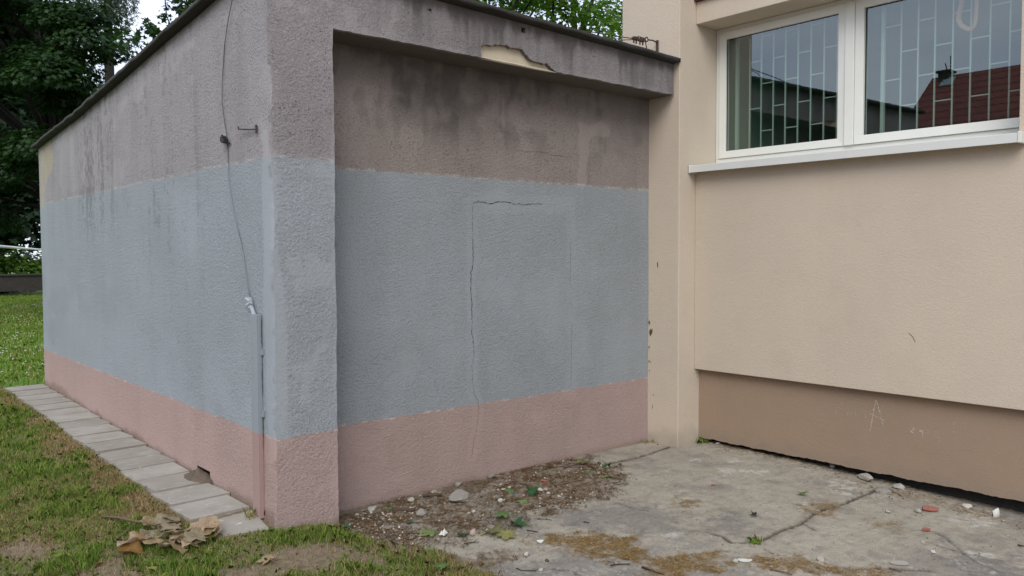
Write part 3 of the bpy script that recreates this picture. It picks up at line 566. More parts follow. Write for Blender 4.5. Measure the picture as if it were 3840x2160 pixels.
# ------------------------------------------------------------------ measured plan of the yard (metres): items, twigs, cracks, patches
IT = {'leaf_pier': (2.324, 4.168, 0.061), 'leaf_stick': (2.734, 4.354, 0.052), 'leaf_blue': (2.671, 4.017, 0.065), 'leaf_bright': (2.664, 3.811, 0.119), 'leaf_darkround': (2.787, 3.674, 0.075), 'leaf_yellowsmall': (2.628, 4.135, 0.039), 'leaf_grass': (2.366, 3.623, 0.044), 'leaf_bottom': (2.378, 3.29, 0.081), 'leaf_wide': (3.166, 3.756, 0.121), 'leaf_under': (3.134, 3.612, 0.098), 'leaf_mid': (3.452, 3.915, 0.081), 'leaf_blue_chip': (3.536, 4.114, 0.075), 'leaf_crumple': (3.605, 3.986, 0.079), 'leaf_edge': (4.266, 3.929, 0.085), 'leaf_edgecrumple': (4.47, 4.108, 0.059), 'leaf_olive': (4.415, 4.329, 0.1), 'leaf_flat': (4.27, 4.106, 0.067), 'leaf_oliveb': (3.872, 3.858, 0.053), 'leaf_concrete': (4.975, 2.834, 0.072), 'leaf_black': (4.343, 2.791, 0.061), 'leaf_yellowa': (2.921, 3.584, 0.142), 'leaf_yellowb': (2.969, 3.513, 0.149), 'leaf_dirt': (1.731, 3.89, 0.095), 'st_pale': (2.63, 4.384, 0.077), 'st_wedge': (2.813, 4.12, 0.084), 'st_big': (3.16, 4.207, 0.146), 'sh_a': (3.17, 4.504, 0.051), 'sh_b': (3.163, 4.459, 0.078), 'st_c': (2.932, 4.407, 0.049), 'st_d': (3.38, 4.498, 0.056), 'paper': (2.711, 3.755, 0.043), 'st_pink': (2.85, 3.655, 0.049), 'st_dark': (3.328, 4.184, 0.022), 'p1': (3.02, 3.981, 0.021), 'p2': (3.049, 3.955, 0.029), 'p3': (3.094, 3.967, 0.03), 'p4': (3.079, 4.219, 0.015), 'p5': (2.951, 3.648, 0.022), 'p6': (3.19, 4.162, 0.035), 'p7': (3.358, 4.024, 0.04), 'p8': (3.389, 4.015, 0.022), 'p28': (2.41, 4.262, 0.037), 'p29': (2.521, 4.385, 0.034), 'p30': (2.916, 4.064, 0.038), 'blue': (3.498, 4.06, 0.02), 'red_a': (3.889, 4.185, 0.051), 'red_b': (3.886, 4.527, 0.043), 'red_c': (3.673, 4.397, 0.028), 'pk_a': (4.104, 4.195, 0.029), 'pk_b': (4.071, 4.248, 0.021), 'brick_pale': (3.746, 4.019, 0.04), 'p9': (3.706, 3.84, 0.037), 'p10': (3.701, 3.939, 0.029), 'p11': (3.526, 3.656, 0.023), 'p12': (3.629, 3.678, 0.023), 'p13': (3.61, 3.7, 0.019), 'p14': (3.524, 3.762, 0.019), 'p15': (3.339, 3.803, 0.019), 'p16': (3.713, 4.35, 0.021), 'p17': (3.605, 4.313, 0.023), 'p18': (3.602, 4.217, 0.027), 'p19': (3.542, 4.208, 0.04), 'p20': (3.358, 4.034, 0.041), 'p21': (3.385, 4.014, 0.026), 'p22': (3.581, 3.884, 0.034), 'p23': (2.949, 3.654, 0.023), 'p24': (3.71, 4.03, 0.045), 'p25': (3.771, 4.256, 0.032), 'p26': (3.989, 3.958, 0.021), 'p27': (3.549, 4.015, 0.024), 'd1': (4.541, 4.269, 0.035), 'd2': (3.992, 3.732, 0.029), 'd3': (3.974, 3.689, 0.033), 'd4': (4.631, 4.138, 0.033), 'd5': (4.634, 4.103, 0.02), 'g1': (3.665, 4.492, 0.056), 'g2': (3.75, 4.439, 0.066), 'g3': (4.201, 4.332, 0.034), 'r1': (4.71, 3.358, 0.029), 'r2': (5.73, 4.04, 0.044), 'r3': (5.691, 2.763, 0.092), 'r4': (5.483, 2.537, 0.116), 'r5': (5.665, 2.517, 0.077), 'brick': (5.342, 2.169, 0.077), 'r6': (5.238, 2.202, 0.049), 'r7': (5.05, 2.308, 0.039), 'brickb': (4.876, 2.003, 0.042), 'r8': (4.657, 1.93, 0.029), 'shard': (3.669, 2.418, 0.059), 'r9': (3.984, 2.162, 0.053), 'r10': (3.698, 2.277, 0.019), 'flat': (4.246, 1.875, 0.075), 'chip': (4.543, 1.83, 0.033), 'cone': (5.539, 1.86, 0.06), 'rub': (5.604, 2.048, 0.065), 'cyl': (3.05, 3.313, 0.031), 'r11': (2.779, 3.014, 0.025), 'r12': (2.863, 3.219, 0.03), 'r13': (2.896, 3.095, 0.025), 'r14': (3.619, 2.437, 0.03), 'r15': (5.779, 3.059, 0.049)}
ST = {'k1': [(2.724, 4.301), (2.822, 4.206)], 'k2': [(3.036, 4.427), (3.142, 4.367)], 't1': [(2.532, 3.886), (2.591, 3.897), (2.64, 3.803)], 't2': [(2.712, 3.563), (2.754, 3.553), (2.794, 3.533)], 't2b': [(2.708, 3.546), (2.762, 3.617), (2.779, 3.532)], 'a1': [(4.172, 4.299), (4.251, 4.288), (4.32, 4.264), (4.351, 4.2), (4.344, 4.123), (4.302, 4.066)], 'a2': [(3.78, 4.369), (3.904, 4.399), (3.979, 4.398), (4.038, 4.4)], 'a3': [(3.688, 4.276), (3.722, 4.194), (3.729, 4.084)], 'a4': [(3.776, 4.07), (3.945, 4.024), (4.081, 4.015), (4.177, 4.007)], 'a5': [(4.094, 3.918), (4.04, 3.861), (4.032, 3.803)], 'a6': [(3.342, 4.057), (3.403, 4.068), (3.456, 4.06)], 'a7': [(4.037, 3.743), (4.106, 3.718)], 'a8': [(3.348, 3.749), (3.375, 3.662), (3.403, 3.58)], 'a9': [(3.302, 3.608), (3.335, 3.584), (3.352, 3.537)], 'a10': [(3.473, 3.391), (3.488, 3.358)], 'a11': [(3.625, 3.92), (3.588, 3.813)], 'a12': [(3.121, 3.501), (3.151, 3.44)], 'b1': [(5.537, 2.511), (5.531, 2.474), (5.496, 2.423)], 'b2': [(3.659, 2.259), (3.675, 2.211), (3.686, 2.151)], 'b3': [(5.524, 2.044), (5.506, 1.977), (5.52, 1.922)], 'b4': [(4.13, 1.878), (4.134, 1.816)], 'b5': [(3.188, 2.7), (3.187, 2.637), (3.192, 2.557)], 'b6': [(3.088, 2.825), (3.138, 2.805), (3.177, 2.77)], 'b7': [(2.699, 3.111), (2.7, 3.071), (2.754, 3.017)], 'b8': [(3.126, 3.508), (3.152, 3.446)], 'b9': [(5.028, 1.579), (5.03, 1.55)], 'stem': [(2.854, 3.614), (2.935, 3.601), (3.049, 3.607)]}
CR = {'main': [(5.563, 2.616), (5.391, 2.597), (5.057, 2.574), (4.908, 2.594), (4.617, 2.584), (4.433, 2.548), (4.192, 2.558), (4.038, 2.547), (3.947, 2.555), (3.86, 2.617), (3.907, 2.719), (3.895, 2.819)], 'b': [(4.456, 2.544), (4.419, 2.481), (4.399, 2.437)], 'c': [(4.842, 2.063), (4.923, 1.993), (4.839, 1.872), (4.68, 1.735), (4.594, 1.632), (4.53, 1.497)], 'd': [(3.979, 2.014), (4.165, 1.863), (4.273, 1.745)], 'e': [(4.509, 4.247), (4.679, 4.24), (4.879, 4.227), (5.096, 4.235), (5.441, 4.282)], 'f': [(4.631, 4.577), (4.779, 4.574), (5.397, 4.515)], 'h': [(2.406, 4.11), (2.553, 4.119), (2.655, 4.077), (2.784, 3.948), (2.875, 3.9), (2.905, 3.81)], 'i': [(3.911, 2.45), (3.887, 2.379)], 'j': [(2.724, 3.078), (2.834, 3.029), (2.911, 2.914), (2.9, 2.812)], 'l': [(3.489, 2.676), (3.624, 2.622), (3.74, 2.56)], 'm': [(4.689, 1.918), (4.675, 1.74), (4.697, 1.617), (4.727, 1.454)], 'n': [(3.976, 2.148), (3.971, 2.009)], 'o': [(3.937, 3.637), (3.917, 3.392), (3.938, 3.303)]}
PA = {'s1': [(3.123, 3.348), (3.244, 3.301), (3.465, 3.02), (3.336, 2.861), (3.21, 2.87), (3.067, 3.071), (3.073, 3.252)], 's2': [(3.312, 2.831), (3.434, 2.699), (3.474, 2.664), (3.259, 2.498), (3.204, 2.567), (3.205, 2.704)], 's2b': [(3.497, 2.682), (3.645, 2.577), (3.631, 2.501), (3.456, 2.483), (3.285, 2.518)], 's3': [(3.762, 2.411), (3.858, 2.353), (3.928, 2.166), (3.892, 2.102), (3.779, 2.155), (3.694, 2.252), (3.686, 2.354)], 's4': [(4.264, 3.272), (4.326, 3.256), (4.301, 3.165), (4.2, 3.161), (4.163, 3.194)], 's5': [(4.719, 2.651), (4.934, 2.608), (4.869, 2.556), (4.695, 2.584)], 's6': [(3.724, 4.506), (4.185, 4.544), (4.466, 4.401), (4.512, 4.102), (4.319, 3.889), (3.952, 3.663), (3.819, 3.702), (3.486, 3.665), (3.319, 3.811), (3.385, 4.083)], 's7': [(2.758, 4.447), (3.022, 4.403), (3.156, 4.324), (3.182, 4.075), (3.1, 3.866), (2.952, 3.707), (2.73, 3.871), (2.666, 4.051), (2.64, 4.304)], 's8': [(5.821, 4.287), (5.84, 4.071), (5.767, 3.527), (5.773, 3.193), (5.675, 2.833), (5.583, 2.598), (5.435, 2.6), (5.634, 3.012), (5.692, 3.48), (5.607, 3.783), (5.675, 4.152)], 's9': [(5.444, 2.551), (5.508, 2.216), (5.44, 1.878), (5.388, 1.662), (5.523, 1.705), (5.609, 2.014), (5.689, 2.377), (5.784, 2.598)], 's10': [(4.75, 2.222), (4.808, 2.187), (4.744, 2.134), (4.693, 2.164)], 's11': [(3.942, 2.023), (4.114, 1.908), (4.095, 1.832), (3.997, 1.852), (3.874, 1.96)], 'dirt1': [(2.439, 4.432), (2.6, 4.392), (2.752, 4.329), (2.73, 4.077), (2.618, 4.048), (2.464, 4.091), (2.34, 4.139), (2.297, 4.177)], 'dirt2': [(2.352, 4.085), (2.464, 4.091), (2.592, 4.009), (2.597, 3.826), (2.544, 3.703), (2.477, 3.668), (2.405, 3.853), (2.394, 3.975)], 'dirt3': [(2.232, 3.396), (2.432, 3.452), (2.645, 3.39), (2.748, 3.35), (2.778, 3.223), (2.532, 3.246), (2.431, 3.223)], 'dark1': [(3.757, 3.643), (4.011, 3.419), (4.004, 3.072), (3.756, 2.881), (3.47, 3.103), (3.389, 3.449)], 'dark2': [(4.783, 1.921), (4.718, 1.624), (4.82, 1.484), (4.524, 1.391), (4.34, 1.552), (4.52, 1.747)], 'dark3': [(2.69, 3.226), (3.068, 3.122), (3.233, 2.799), (3.123, 2.617), (2.579, 3.093)], 'dark4': [(4.125, 2.966), (4.345, 2.909), (4.213, 2.693), (3.993, 2.586), (3.926, 2.732), (3.882, 2.921)], 'pale1': [(5.345, 2.895), (5.604, 2.895), (5.545, 2.719), (5.292, 2.603), (5.138, 2.698)], 'pale2': [(5.099, 3.634), (5.25, 3.45), (5.335, 3.326), (5.209, 3.291), (4.965, 3.459)], 'pale3': [(5.247, 2.048), (5.466, 1.924), (5.457, 1.796), (5.253, 1.812), (5.136, 1.915)], 'pale4': [(2.56, 4.129), (2.722, 4.05), (2.688, 4.001), (2.458, 4.08)], 'pale5': [(4.801, 2.762), (4.891, 2.702), (4.832, 2.66), (4.738, 2.707)], 'pale6': [(4.701, 1.743), (4.813, 1.593), (4.703, 1.587), (4.645, 1.663)], 'pale7': [(3.634, 2.988), (3.792, 2.909), (3.738, 2.867), (3.622, 2.94)], 'pale8': [(5.176, 3.936), (5.254, 3.868), (5.177, 3.8), (5.118, 3.879)], 'pale9': [(5.38, 3.701), (5.492, 3.657), (5.403, 3.574), (5.319, 3.647)], 'pale10': [(2.749, 3.199), (2.818, 3.163), (2.792, 3.113), (2.729, 3.144)]}
# ------------------------------------------------------------------ ground: one height field, lawn and concrete yard
EDGE = [(2.25, 60), (2.25, 4.25), (2.266, 4.12), (2.328, 3.979), (2.384, 3.847), (2.41, 3.689), (2.482, 3.522), (2.521, 3.388), (2.506, 3.234), (2.489, 3.138), (2.60, 2.6), (2.85, 1.6), (3.1, .4), (3.2, -80)]
_ey = np.array([p[1] for p in EDGE][::-1], float); _ex = np.array([p[0] for p in EDGE][::-1], float)
def edge_d(x, y): return x-np.interp(y, _ey, _ex)                  # >0 on the concrete side
_ly = [-80, 0, 3.4, 4.27, 4.6, 6, 10, 12, 20, 36, 60, 260]; _lz = [.0, .0, .015, .075, .112, .135, .188, .205, .28, .42, .6, 1.2]
def ground_z(x, y):
    x = np.asarray(x, float); y = np.asarray(y, float)
    lawn = np.interp(y, _ly, _lz)+(fbm(x*1.3, y*1.3, 101)-.5)*.03
    conc = -.035*sstep(x, 4.6, 5.9)*sstep(3.6-y, 0, 1.6)+(fbm(x*1.1, y*1.1, 102)-.5)*.016-.012*sstep(3.4-y, 0, 1.5)
    t = sstep(edge_d(x, y)+(fbm(x*3, y*3, 103)-.5)*.12, -.20, .07)
    return lawn*(1-t)+conc*t
def gz(x, y): return float(ground_z(x, y))
xs = np.concatenate([-np.geomspace(260, 3, 26), np.arange(-2.4, .2, .12), np.arange(.2, 6.25, .0125), np.geomspace(6.4, 260, 24)])
ys = np.concatenate([-np.geomspace(260, 1.6, 20), np.arange(-1.2, 1.2, .1), np.arange(1.2, 4.9, .0125), np.arange(4.9, 10.5, .05), np.geomspace(10.6, 260, 50)])
Xg, Yg = np.meshgrid(xs, ys, indexing='ij'); ed = edge_d(Xg, Yg); Zg = ground_z(Xg, Yg)
near = (Xg > 0) & (Xg < 6.3) & (Yg > 1.1) & (Yg < 5.0); xn, yn = Xg[near], Yg[near]
n1 = fbm(xn*5, yn*5, 111); n2 = fbm(xn*17, yn*17, 112); n3 = fbm(xn*46, yn*46, 113, 3); n0 = fbm(xn*1.7, yn*1.7, 114); jx = (n1-.5)*.10; jy = (n2-.5)*.05
ednear = ed[near]
def soft(nm, wdt=.05, amp=.16): return sstep(-poly_sdf(xn+jx*.6, yn+jy, PA[nm])+(n2-.5)*amp+(n3-.5)*amp*.6-.012, -wdt, wdt)
straw = np.clip(.35+1.3*n2, 0, 1)*np.maximum.reduce([soft(k, .07, .34) for k in ('s1', 's2', 's2b', 's3', 's8', 's9', 's11')]+[soft(k, .10, .5)*.6 for k in ('s4', 's5', 's10')])
rub = np.maximum(soft('s6', .10, .45), soft('s7', .10, .45)*.85)
dirt = np.maximum.reduce([soft('dirt1', .05, .2), soft('dirt2', .05, .2), soft('dirt3', .06, .25), rub*.85, sstep(.10+.14*(n1-.5)-ednear, -.05, .06),
                          sstep(.10+.20*(n1-.5)+.08*(n2-.5)-(5.80-xn), -.03, .05)*sstep(4.4-yn, 0, .1)*.8, sstep(.20+.25*(n1-.5)+.15*(n2-.5)-(4.53-yn), -.05, .10)*sstep(4.6-xn+.4*(n1-.5), 0, .3)*.9])
crk = np.zeros_like(xn); crw = np.zeros_like(xn)
for k, wd in dict(main=.011, b=.006, c=.005, d=.009, e=.016, f=.010, h=.006, i=.006, j=.007, l=.006, m=.005, n=.005, o=.004).items():
    d = poly_dist(xn+(n2-.5)*.035+(n3-.5)*.02, yn+(n3-.5)*.025+(n1-.5)*.03, CR[k]); ww = wd*(.35+1.3*n2)
    crk = np.maximum(crk, sstep(ww-d, -.004, .004)); crw = np.maximum(crw, sstep(wd*5*n1*2-d, 0, wd*6)*(.6 if k in ('main', 'e', 'b', 'd') else .25))
dark = np.maximum.reduce([soft(k, .14, .45) for k in ('dark1', 'dark2', 'dark3', 'dark4')])*.8
dark = np.clip(dark+sstep(n0+.7*(n1-.5)+.3*(n2-.5), .46, .66)*.60, 0, 1)
pale = np.maximum.reduce([soft(k, .03, .12)*sstep(n2*.5+n3*.5, .42, .56) for k in ('pale1', 'pale2', 'pale3', 'pale4', 'pale5', 'pale6', 'pale7', 'pale8', 'pale9', 'pale10')])
pale = np.maximum(pale, sstep(n2*.6+n3*.5, .70, .76)*sstep(n0, .42, .58)*.6)
A1 = np.zeros(Xg.shape+(4,)); A2 = np.zeros(Xg.shape+(4,))
A1[near] = np.stack([dirt, straw, crk, pale], -1); A2[near] = np.stack([dark, crw, rub, rub*0], -1)
onc = sstep(ednear, 0, .1)
dz = -crk*.012*onc-crw*.002*onc+(n3-.5)*.003+(n2-.5)*.005+rub*(n2*.012+.004)+straw*(n3*.006+.004)*onc+soft('pale4', .02, .06)*.010+dirt*(n3-.4)*.008
Zg[near] += dz
q_ = grid_quads(*Xg.shape); fc = ed.ravel()[q_].mean(1) > 0; cxx = Xg.ravel()[q_].mean(1); cyy = Yg.ravel()[q_].mean(1)
yard = fc & (cyy < 4.62) & (cxx < 6.3)
P3 = np.stack([Xg, Yg, Zg], -1).reshape(-1, 3); A1f, A2f = A1.reshape(-1, 4), A2.reshape(-1, 4)
def ground_part(nm, msk, mat):
    u, inv = np.unique(q_[msk], return_inverse=True); me = quad_mesh(nm, P3[u], inv.reshape(-1, 4)); set_col(me, 'a', A1f[u]); set_col(me, 'b', A2f[u])
    return tag(link(nm, me, mat, smooth=True), kind='structure')
q = NT('yard_concrete'); dR, sG, cB, pA, _ = q.attr('a'); kR, wG, rB, _x, _y = q.attr('b'); x, y, z = q.xyz()
f1, f2, f3 = q.noise(120, 3, .7), q.noise(28, 4, .6), q.noise(3.2, 6, .62)
c = q.mix(q.lin(f3, .32, .68, 0, 1), (.32, .288, .226), (.395, .36, .292)); c = q.mix(q.lin(f2, .35, .7, 0, .5), c, (.255, .235, .195))
c = q.mix(q.lin(q.noise(9, 5, .65, stretch=(1, 1.6, 1)), .52, .74, 0, .75), c, (.175, .163, .145))
c = q.mix(q.math('MULTIPLY', kR, .80), c, q.mix(q.lin(f2, .3, .7, 0, 1), (.105, .098, .094), (.215, .20, .18)))
sp = q.step(q.vor(34, rnd=1), .16, .10); sp = q.math('MULTIPLY', sp, q.step(q.noise(2.1, 4), .50, .62)); c = q.mix(q.math('MULTIPLY', sp, .5), c, (.40, .38, .33))
sp2 = q.math('MULTIPLY', q.step(q.vor(75), .14, .08), q.step(q.noise(3.3, 3), .45, .6)); c = q.mix(q.math('MULTIPLY', sp2, .65), c, (.05, .048, .042))
c = q.mix(q.math('MULTIPLY', pA, .75), c, (.50, .48, .43))
c = q.mix(q.math('MULTIPLY', q.step(f1, .52, .66), .42), c, (.075, .07, .062)); c = q.mix(q.math('MULTIPLY', q.step(q.noise(150, 2, .8), .58, .70), .40), c, (.52, .49, .43)); c = q.mix(q.lin(q.noise(6.5, 6, .7), .48, .72, 0, .55), c, q.mix(1, c, (.66, .62, .57), 'MULTIPLY'))
c = q.mix(q.math('MULTIPLY', wG, .55), c, (.115, .095, .070))
c = q.mix(q.math('MULTIPLY', dR, .80), c, q.mix(q.lin(f2, .3, .7, 0, 1), (.085, .060, .040), (.19, .145, .10)))
st = q.noise(70, 3, .7, stretch=(1, .35, 1)); c = q.mix(q.math('MULTIPLY', q.math('MULTIPLY', sG, q.lin(f2, .30, .58, .15, 1)), .72), c, q.mix(q.lin(st, .35, .68, 0, 1), (.115, .080, .048), (.285, .205, .115)))
c = q.mix(q.math('MULTIPLY', cB, .85), c, (.045, .038, .03))
q.bsdf(c, .92, q.bump(q.math('ADD', q.math('ADD', q.math('MULTIPLY', f1, .5), f2), q.math('MULTIPLY', f3, .4)), .55, .012), .25); M['yard'] = q.m
q = NT('lawn_soil'); dR, sG, cB, pA, _ = q.attr('a'); x, y, z = q.xyz(); f1, f2, f3 = q.noise(95, 3, .7), q.noise(22, 4, .6), q.noise(2.6, 5, .6)
c = q.mix(q.lin(f2, .3, .7, 0, 1), (.13, .098, .066), (.25, .195, .135)); c = q.mix(q.math('MULTIPLY', q.step(f1, .5, .7), .5), c, (.28, .22, .13))
far = q.step(y, 5.5, 11); g = q.mix(q.lin(f3, .3, .7, 0, 1), (.085, .19, .026), (.125, .235, .036)); c = q.mix(q.math('MULTIPLY', far, .9), c, g)
q.bsdf(c, .95, q.bump(q.math('ADD', f1, f2), .7, .02), .2); M['soil'] = q.m
ground_part('ground', ~yard, M['soil']); ground_part('concrete_yard', yard, M['yard'])

# ------------------------------------------------------------------ paving slabs along the side wall
q = NT('slab_concrete'); oi = q.n('ShaderNodeObjectInfo'); f1, f2, f3 = q.noise(110, 3, .7), q.noise(16, 4, .6, stretch=(.5, 1.4, 1)), q.noise(5, 4)
c = q.mix(oi.outputs['Random'], (.285, .262, .222), (.36, .335, .292)); c = q.mix(q.lin(f3, .35, .7, 0, .6), c, (.225, .20, .165)); c = q.mix(q.lin(f2, .58, .72, 0, .6), c, (.43, .41, .37))
sp = q.math('MULTIPLY', q.step(q.noise(34, 4, .7, stretch=(.45, 1.3, 1)), .60, .68), q.step(q.noise(3.1, 3), .50, .60)); c = q.mix(q.math('MULTIPLY', sp, .8), c, (.60, .59, .56)); c = q.mix(q.math('MULTIPLY', q.step(f1, .56, .7), .3), c, (.13, .12, .10))
q.bsdf(c, .9, q.bump(q.math('ADD', f1, f2), .35, .005), .25); M['slab'] = q.m
ORD = ['second', 'third', 'fourth', 'fifth', 'sixth', 'seventh', 'eighth', 'ninth', 'tenth', 'eleventh', 'twelfth', 'thirteenth', 'fourteenth', 'fifteenth', 'sixteenth', 'seventeenth', 'eighteenth', 'nineteenth']
def slab_mesh(w_, l_, th, seed):
    r = random.Random(seed); bm = bmesh.new(); j = lambda: r.uniform(-.006, .006)
    b = [(-w_/2+j(), -l_/2+j()), (w_/2+j(), -l_/2+j()), (w_/2+j(), l_/2+j()), (-w_/2+j(), l_/2+j())]
    A = [bm.verts.new((x, y, 0)) for x, y in b]; B = [bm.verts.new((x, y, -th)) for x, y in b]
    bm.faces.new(A); bm.faces.new(B[::-1])
    for k in range(4): bm.faces.new((A[k], B[k], B[(k+1) % 4], A[(k+1) % 4]))
    bmesh.ops.recalc_face_normals(bm, faces=bm.faces); me = bpy.data.meshes.new('paving_slab'); bm.to_mesh(me); bm.free(); return me
sy = [4.585, 4.90, 5.225, 5.56, 5.87, 6.175, 6.49, 6.81, 7.12, 7.45, 7.77, 8.08, 8.40, 8.72, 9.03, 9.35, 9.67, 9.98]
XTRA = {0: 'pale slab raised at its near end, ', 1: 'slab with white scuff marks, ', 2: 'slab with white paint scratches and soil heap, '}
for i, (a, b) in enumerate(zip(sy[:-1], sy[1:])):
    o = link('paving_slab', slab_mesh(.352, b-a-.009, .05, 300+i), M['slab']); r = random.Random(700+i)
    o.location = (1.757+r.uniform(-.006, .006), (a+b)/2+.02*0, .133+.0145*((a+b)/2-4.6)+r.uniform(-.003, .004)); o.rotation_euler = (r.uniform(-.012, .018), r.uniform(-.012, .008), .20*0+.06+r.uniform(-.01, .01))
    tag(o, XTRA.get(i, 'grey concrete paving slab, ')+ORD[i]+' from the pier corner along the side wall', 'paving slab', 'paving slabs along the side wall')
bm = bmesh.new(); b = [(1.613, 4.53, .112), (1.935, 4.565, .118), (1.905, 4.275, .090), (1.85, 4.30, .085), (1.69, 4.335, .082)]
A = [bm.verts.new(p) for p in b]; B = [bm.verts.new((x, y, z-.05)) for x, y, z in b]; bm.faces.new(A); bm.faces.new(B)
for k in range(5): bm.faces.new((A[k], B[k], B[(k+1) % 5], A[(k+1) % 5]))
bmesh.ops.recalc_face_normals(bm, faces=bm.faces); me = bpy.data.meshes.new('paving_slab'); bm.to_mesh(me); bm.free()
tag(link('paving_slab', me, M['slab']), 'sunken tilted paving slab with white specks at the foot of the corner pier', 'paving slab', 'paving slabs along the side wall')
# heap of soil at the vent
v, f = [], []
for i in range(15):
    for j_ in range(15):
        a, b = -1+2*i/14, -1+2*j_/14; rr = math.hypot(a, b); rr *= 1+.35*(float(vn(i*.45, j_*.45, 8))-.5); h = max(0, 1-rr)**.8*.055*(.55+.9*float(vn(i*.9, j_*.9, 5)))
        v.append((1.915+a*.085, 5.36+b*.15, .143+h+(-.02 if rr > .98 else 0)))
for i in range(14):
    for j_ in range(14): f.append((i*15+j_, i*15+15+j_, i*15+16+j_, i*15+j_+1))
m_ = MB(); m_.add(v, f); tag(m_.build('soil_heap', plain('loose_soil', (.14, .11, .08), .95, .7, 38, 1.0, .02), smooth=True), 'small heap of loose soil spilling from the vent onto a slab', 'soil heap')

# ------------------------------------------------------------------ grass, straw, rubble: what nobody could count
q = NT('grass'); *_, col = q.attr('tint'); d = q.n('ShaderNodeBsdfDiffuse'); t = q.n('ShaderNodeBsdfTranslucent'); ms = q.n('ShaderNodeMixShader'); ms.inputs[0].default_value = .3
q.put(d.inputs[0], col); q.put(t.inputs[0], col); q.put(ms.inputs[1], d.outputs[0]); q.put(ms.inputs[2], t.outputs[0]); q.put(q.out.inputs[0], ms.outputs[0]); M['grass'] = q.m
def blades(px, py, pz, length, width, lean, cols):
    n = len(px); an = rng.random(n)*2*PI; la = rng.random(n)*2*PI; dx, dy = np.cos(an), np.sin(an); lx, ly = np.cos(la)*lean, np.sin(la)*lean
    b = np.stack([px, py, pz], -1); s = np.stack([dx*width/2, dy*width/2, 0*dx], -1)
    mid = b+np.stack([lx*length*.35, ly*length*.35, length*.58], -1); up = np.sqrt(np.maximum(.05, 1-np.minimum(lean, .97)**2)); tip = b+np.stack([lx*length, ly*length, length*up], -1)
    V = np.stack([b-s, b+s, mid+s*.7, tip, mid-s*.7], 1).reshape(-1, 3); return V, np.repeat(cols, 5, 0)
def grasscol(n, dry, px, py):
    g = np.array([.132, .240, .034])[None]*(.6+.8*rng.random((n, 1))); y_ = np.array([.285, .325, .085])[None]*(.7+.6*rng.random((n, 1))); s = np.array([.42, .31, .16])[None]*(.55+.75*rng.random((n, 1)))
    t = rng.random((n, 1)); c = np.where(t < .30+.3*vn(px*2.2, py*2.2, 7)[:, None], y_, g); c = np.where(rng.random((n, 1)) < dry[:, None], s, c); return np.concatenate([c, np.ones((n, 1))], 1)
GV, GC = [], []
def scatter(n, x0, x1, y0, y1, dens_fn, l0, l1, wd):
    px, py = rng.uniform(x0, x1, n), rng.uniform(y0, y1, n); dens, dry, lsc = dens_fn(px, py); k = rng.random(n) < dens; px, py, dry, lsc = px[k], py[k], dry[k], lsc[k]; n = len(px)
    ln = (l0+(l1-l0)*rng.random(n)**1.5)*lsc; lean = np.clip(rng.normal(.58, .28, n), .02, .97)
    V, c = blades(px, py, ground_z(px, py)-.004, ln, wd*(.6+.8*rng.random(n)), lean, grasscol(n, dry, px, py)); GV.append(V); GC.append(c)
BARE = [[(.70, 4.74), (.80, 4.76), (.84, 4.66), (.72, 4.64)], [(1.66, 3.96), (1.95, 3.98), (2.20, 3.82), (2.15, 3.62), (1.80, 3.72), (1.55, 3.82)], [(.95, 4.26), (1.15, 4.30), (1.12, 4.16), (.92, 4.16)]]
def lawn_near(px, py):
    e = -edge_d(px, py); n_ = fbm(px*2.1, py*2.1, 131); m2 = fbm(px*6, py*6, 132); bare = np.minimum.reduce([poly_sdf(px, py, b) for b in BARE])+(m2-.5)*.25
    dens = sstep(e+(m2-.5)*.28, -.05, .10)*(.10+.90*sstep(bare, -.04, .16))*(.5+.5*sstep(n_, .30, .48))
    slabd = 1.575-px; dens = dens*np.where(py > 4.56, sstep(slabd, -.015, .02), 1); inpier = (px > 1.94) & (py > 4.25); dens = np.where(inpier, 0, dens)
    inlast = (px > 1.62) & (px < 1.94) & (py > 4.30); dens = np.where(inlast, dens*.0, dens)
    dry = np.clip(.08+.95*sstep(.30-.5*(m2-.4)-slabd, 0, .22)*(py > 4.5)+.75*sstep(.28+.4*(m2-.5)-e, 0, .3)*sstep(3.75-py, 0, .3)+.36*sstep(n_, .53, .67)+.75*sstep(.16-bare, 0, .22), 0, .95)
    lush = sstep(m2, .45, .62); return dens, dry*(1-.5*lush), .75+.9*lush*(1-dry*.6)
scatter(340000, -.9, 2.62, 2.9, 6.2, lawn_near, .016, .050, .0029)
scatter(150000, -.9, 1.60, 6.2, 12.0, lawn_near, .02, .055, .0046)
def lawn_far(px, py):
    xc = py*.175; n_ = fbm(px*.9, py*.9, 133); return (np.abs(px-xc) < 2.6)*(py > 10.1)*1.0+((px < 1.6) & (py < 10.2)), .02+.12*sstep(n_, .55, .7), .7+.8*n_
scatter(150000, -.5, 9.5, 10.05, 37, lawn_far, .035, .085, .016)
# dry litter edge along the yard
def fringe(px, py):
    e = edge_d(px, py); m2 = fbm(px*7, py*7, 134); return sstep(.14+.3*(m2-.5)-np.abs(e+.06), 0, .12)*sstep(3.95-py, 0, .3)*.5, np.full(len(px), .8), .9+.6*m2
scatter(16000, 2.0, 3.4, 2.0, 4.0, fringe, .015, .055, .0032)
tag(link('grass', np_mesh('grass', np.vstack(GV), 5, np.vstack(GC)), M['grass']), 'green lawn grass with dry straw-coloured patches', 'grass', kind='stuff')

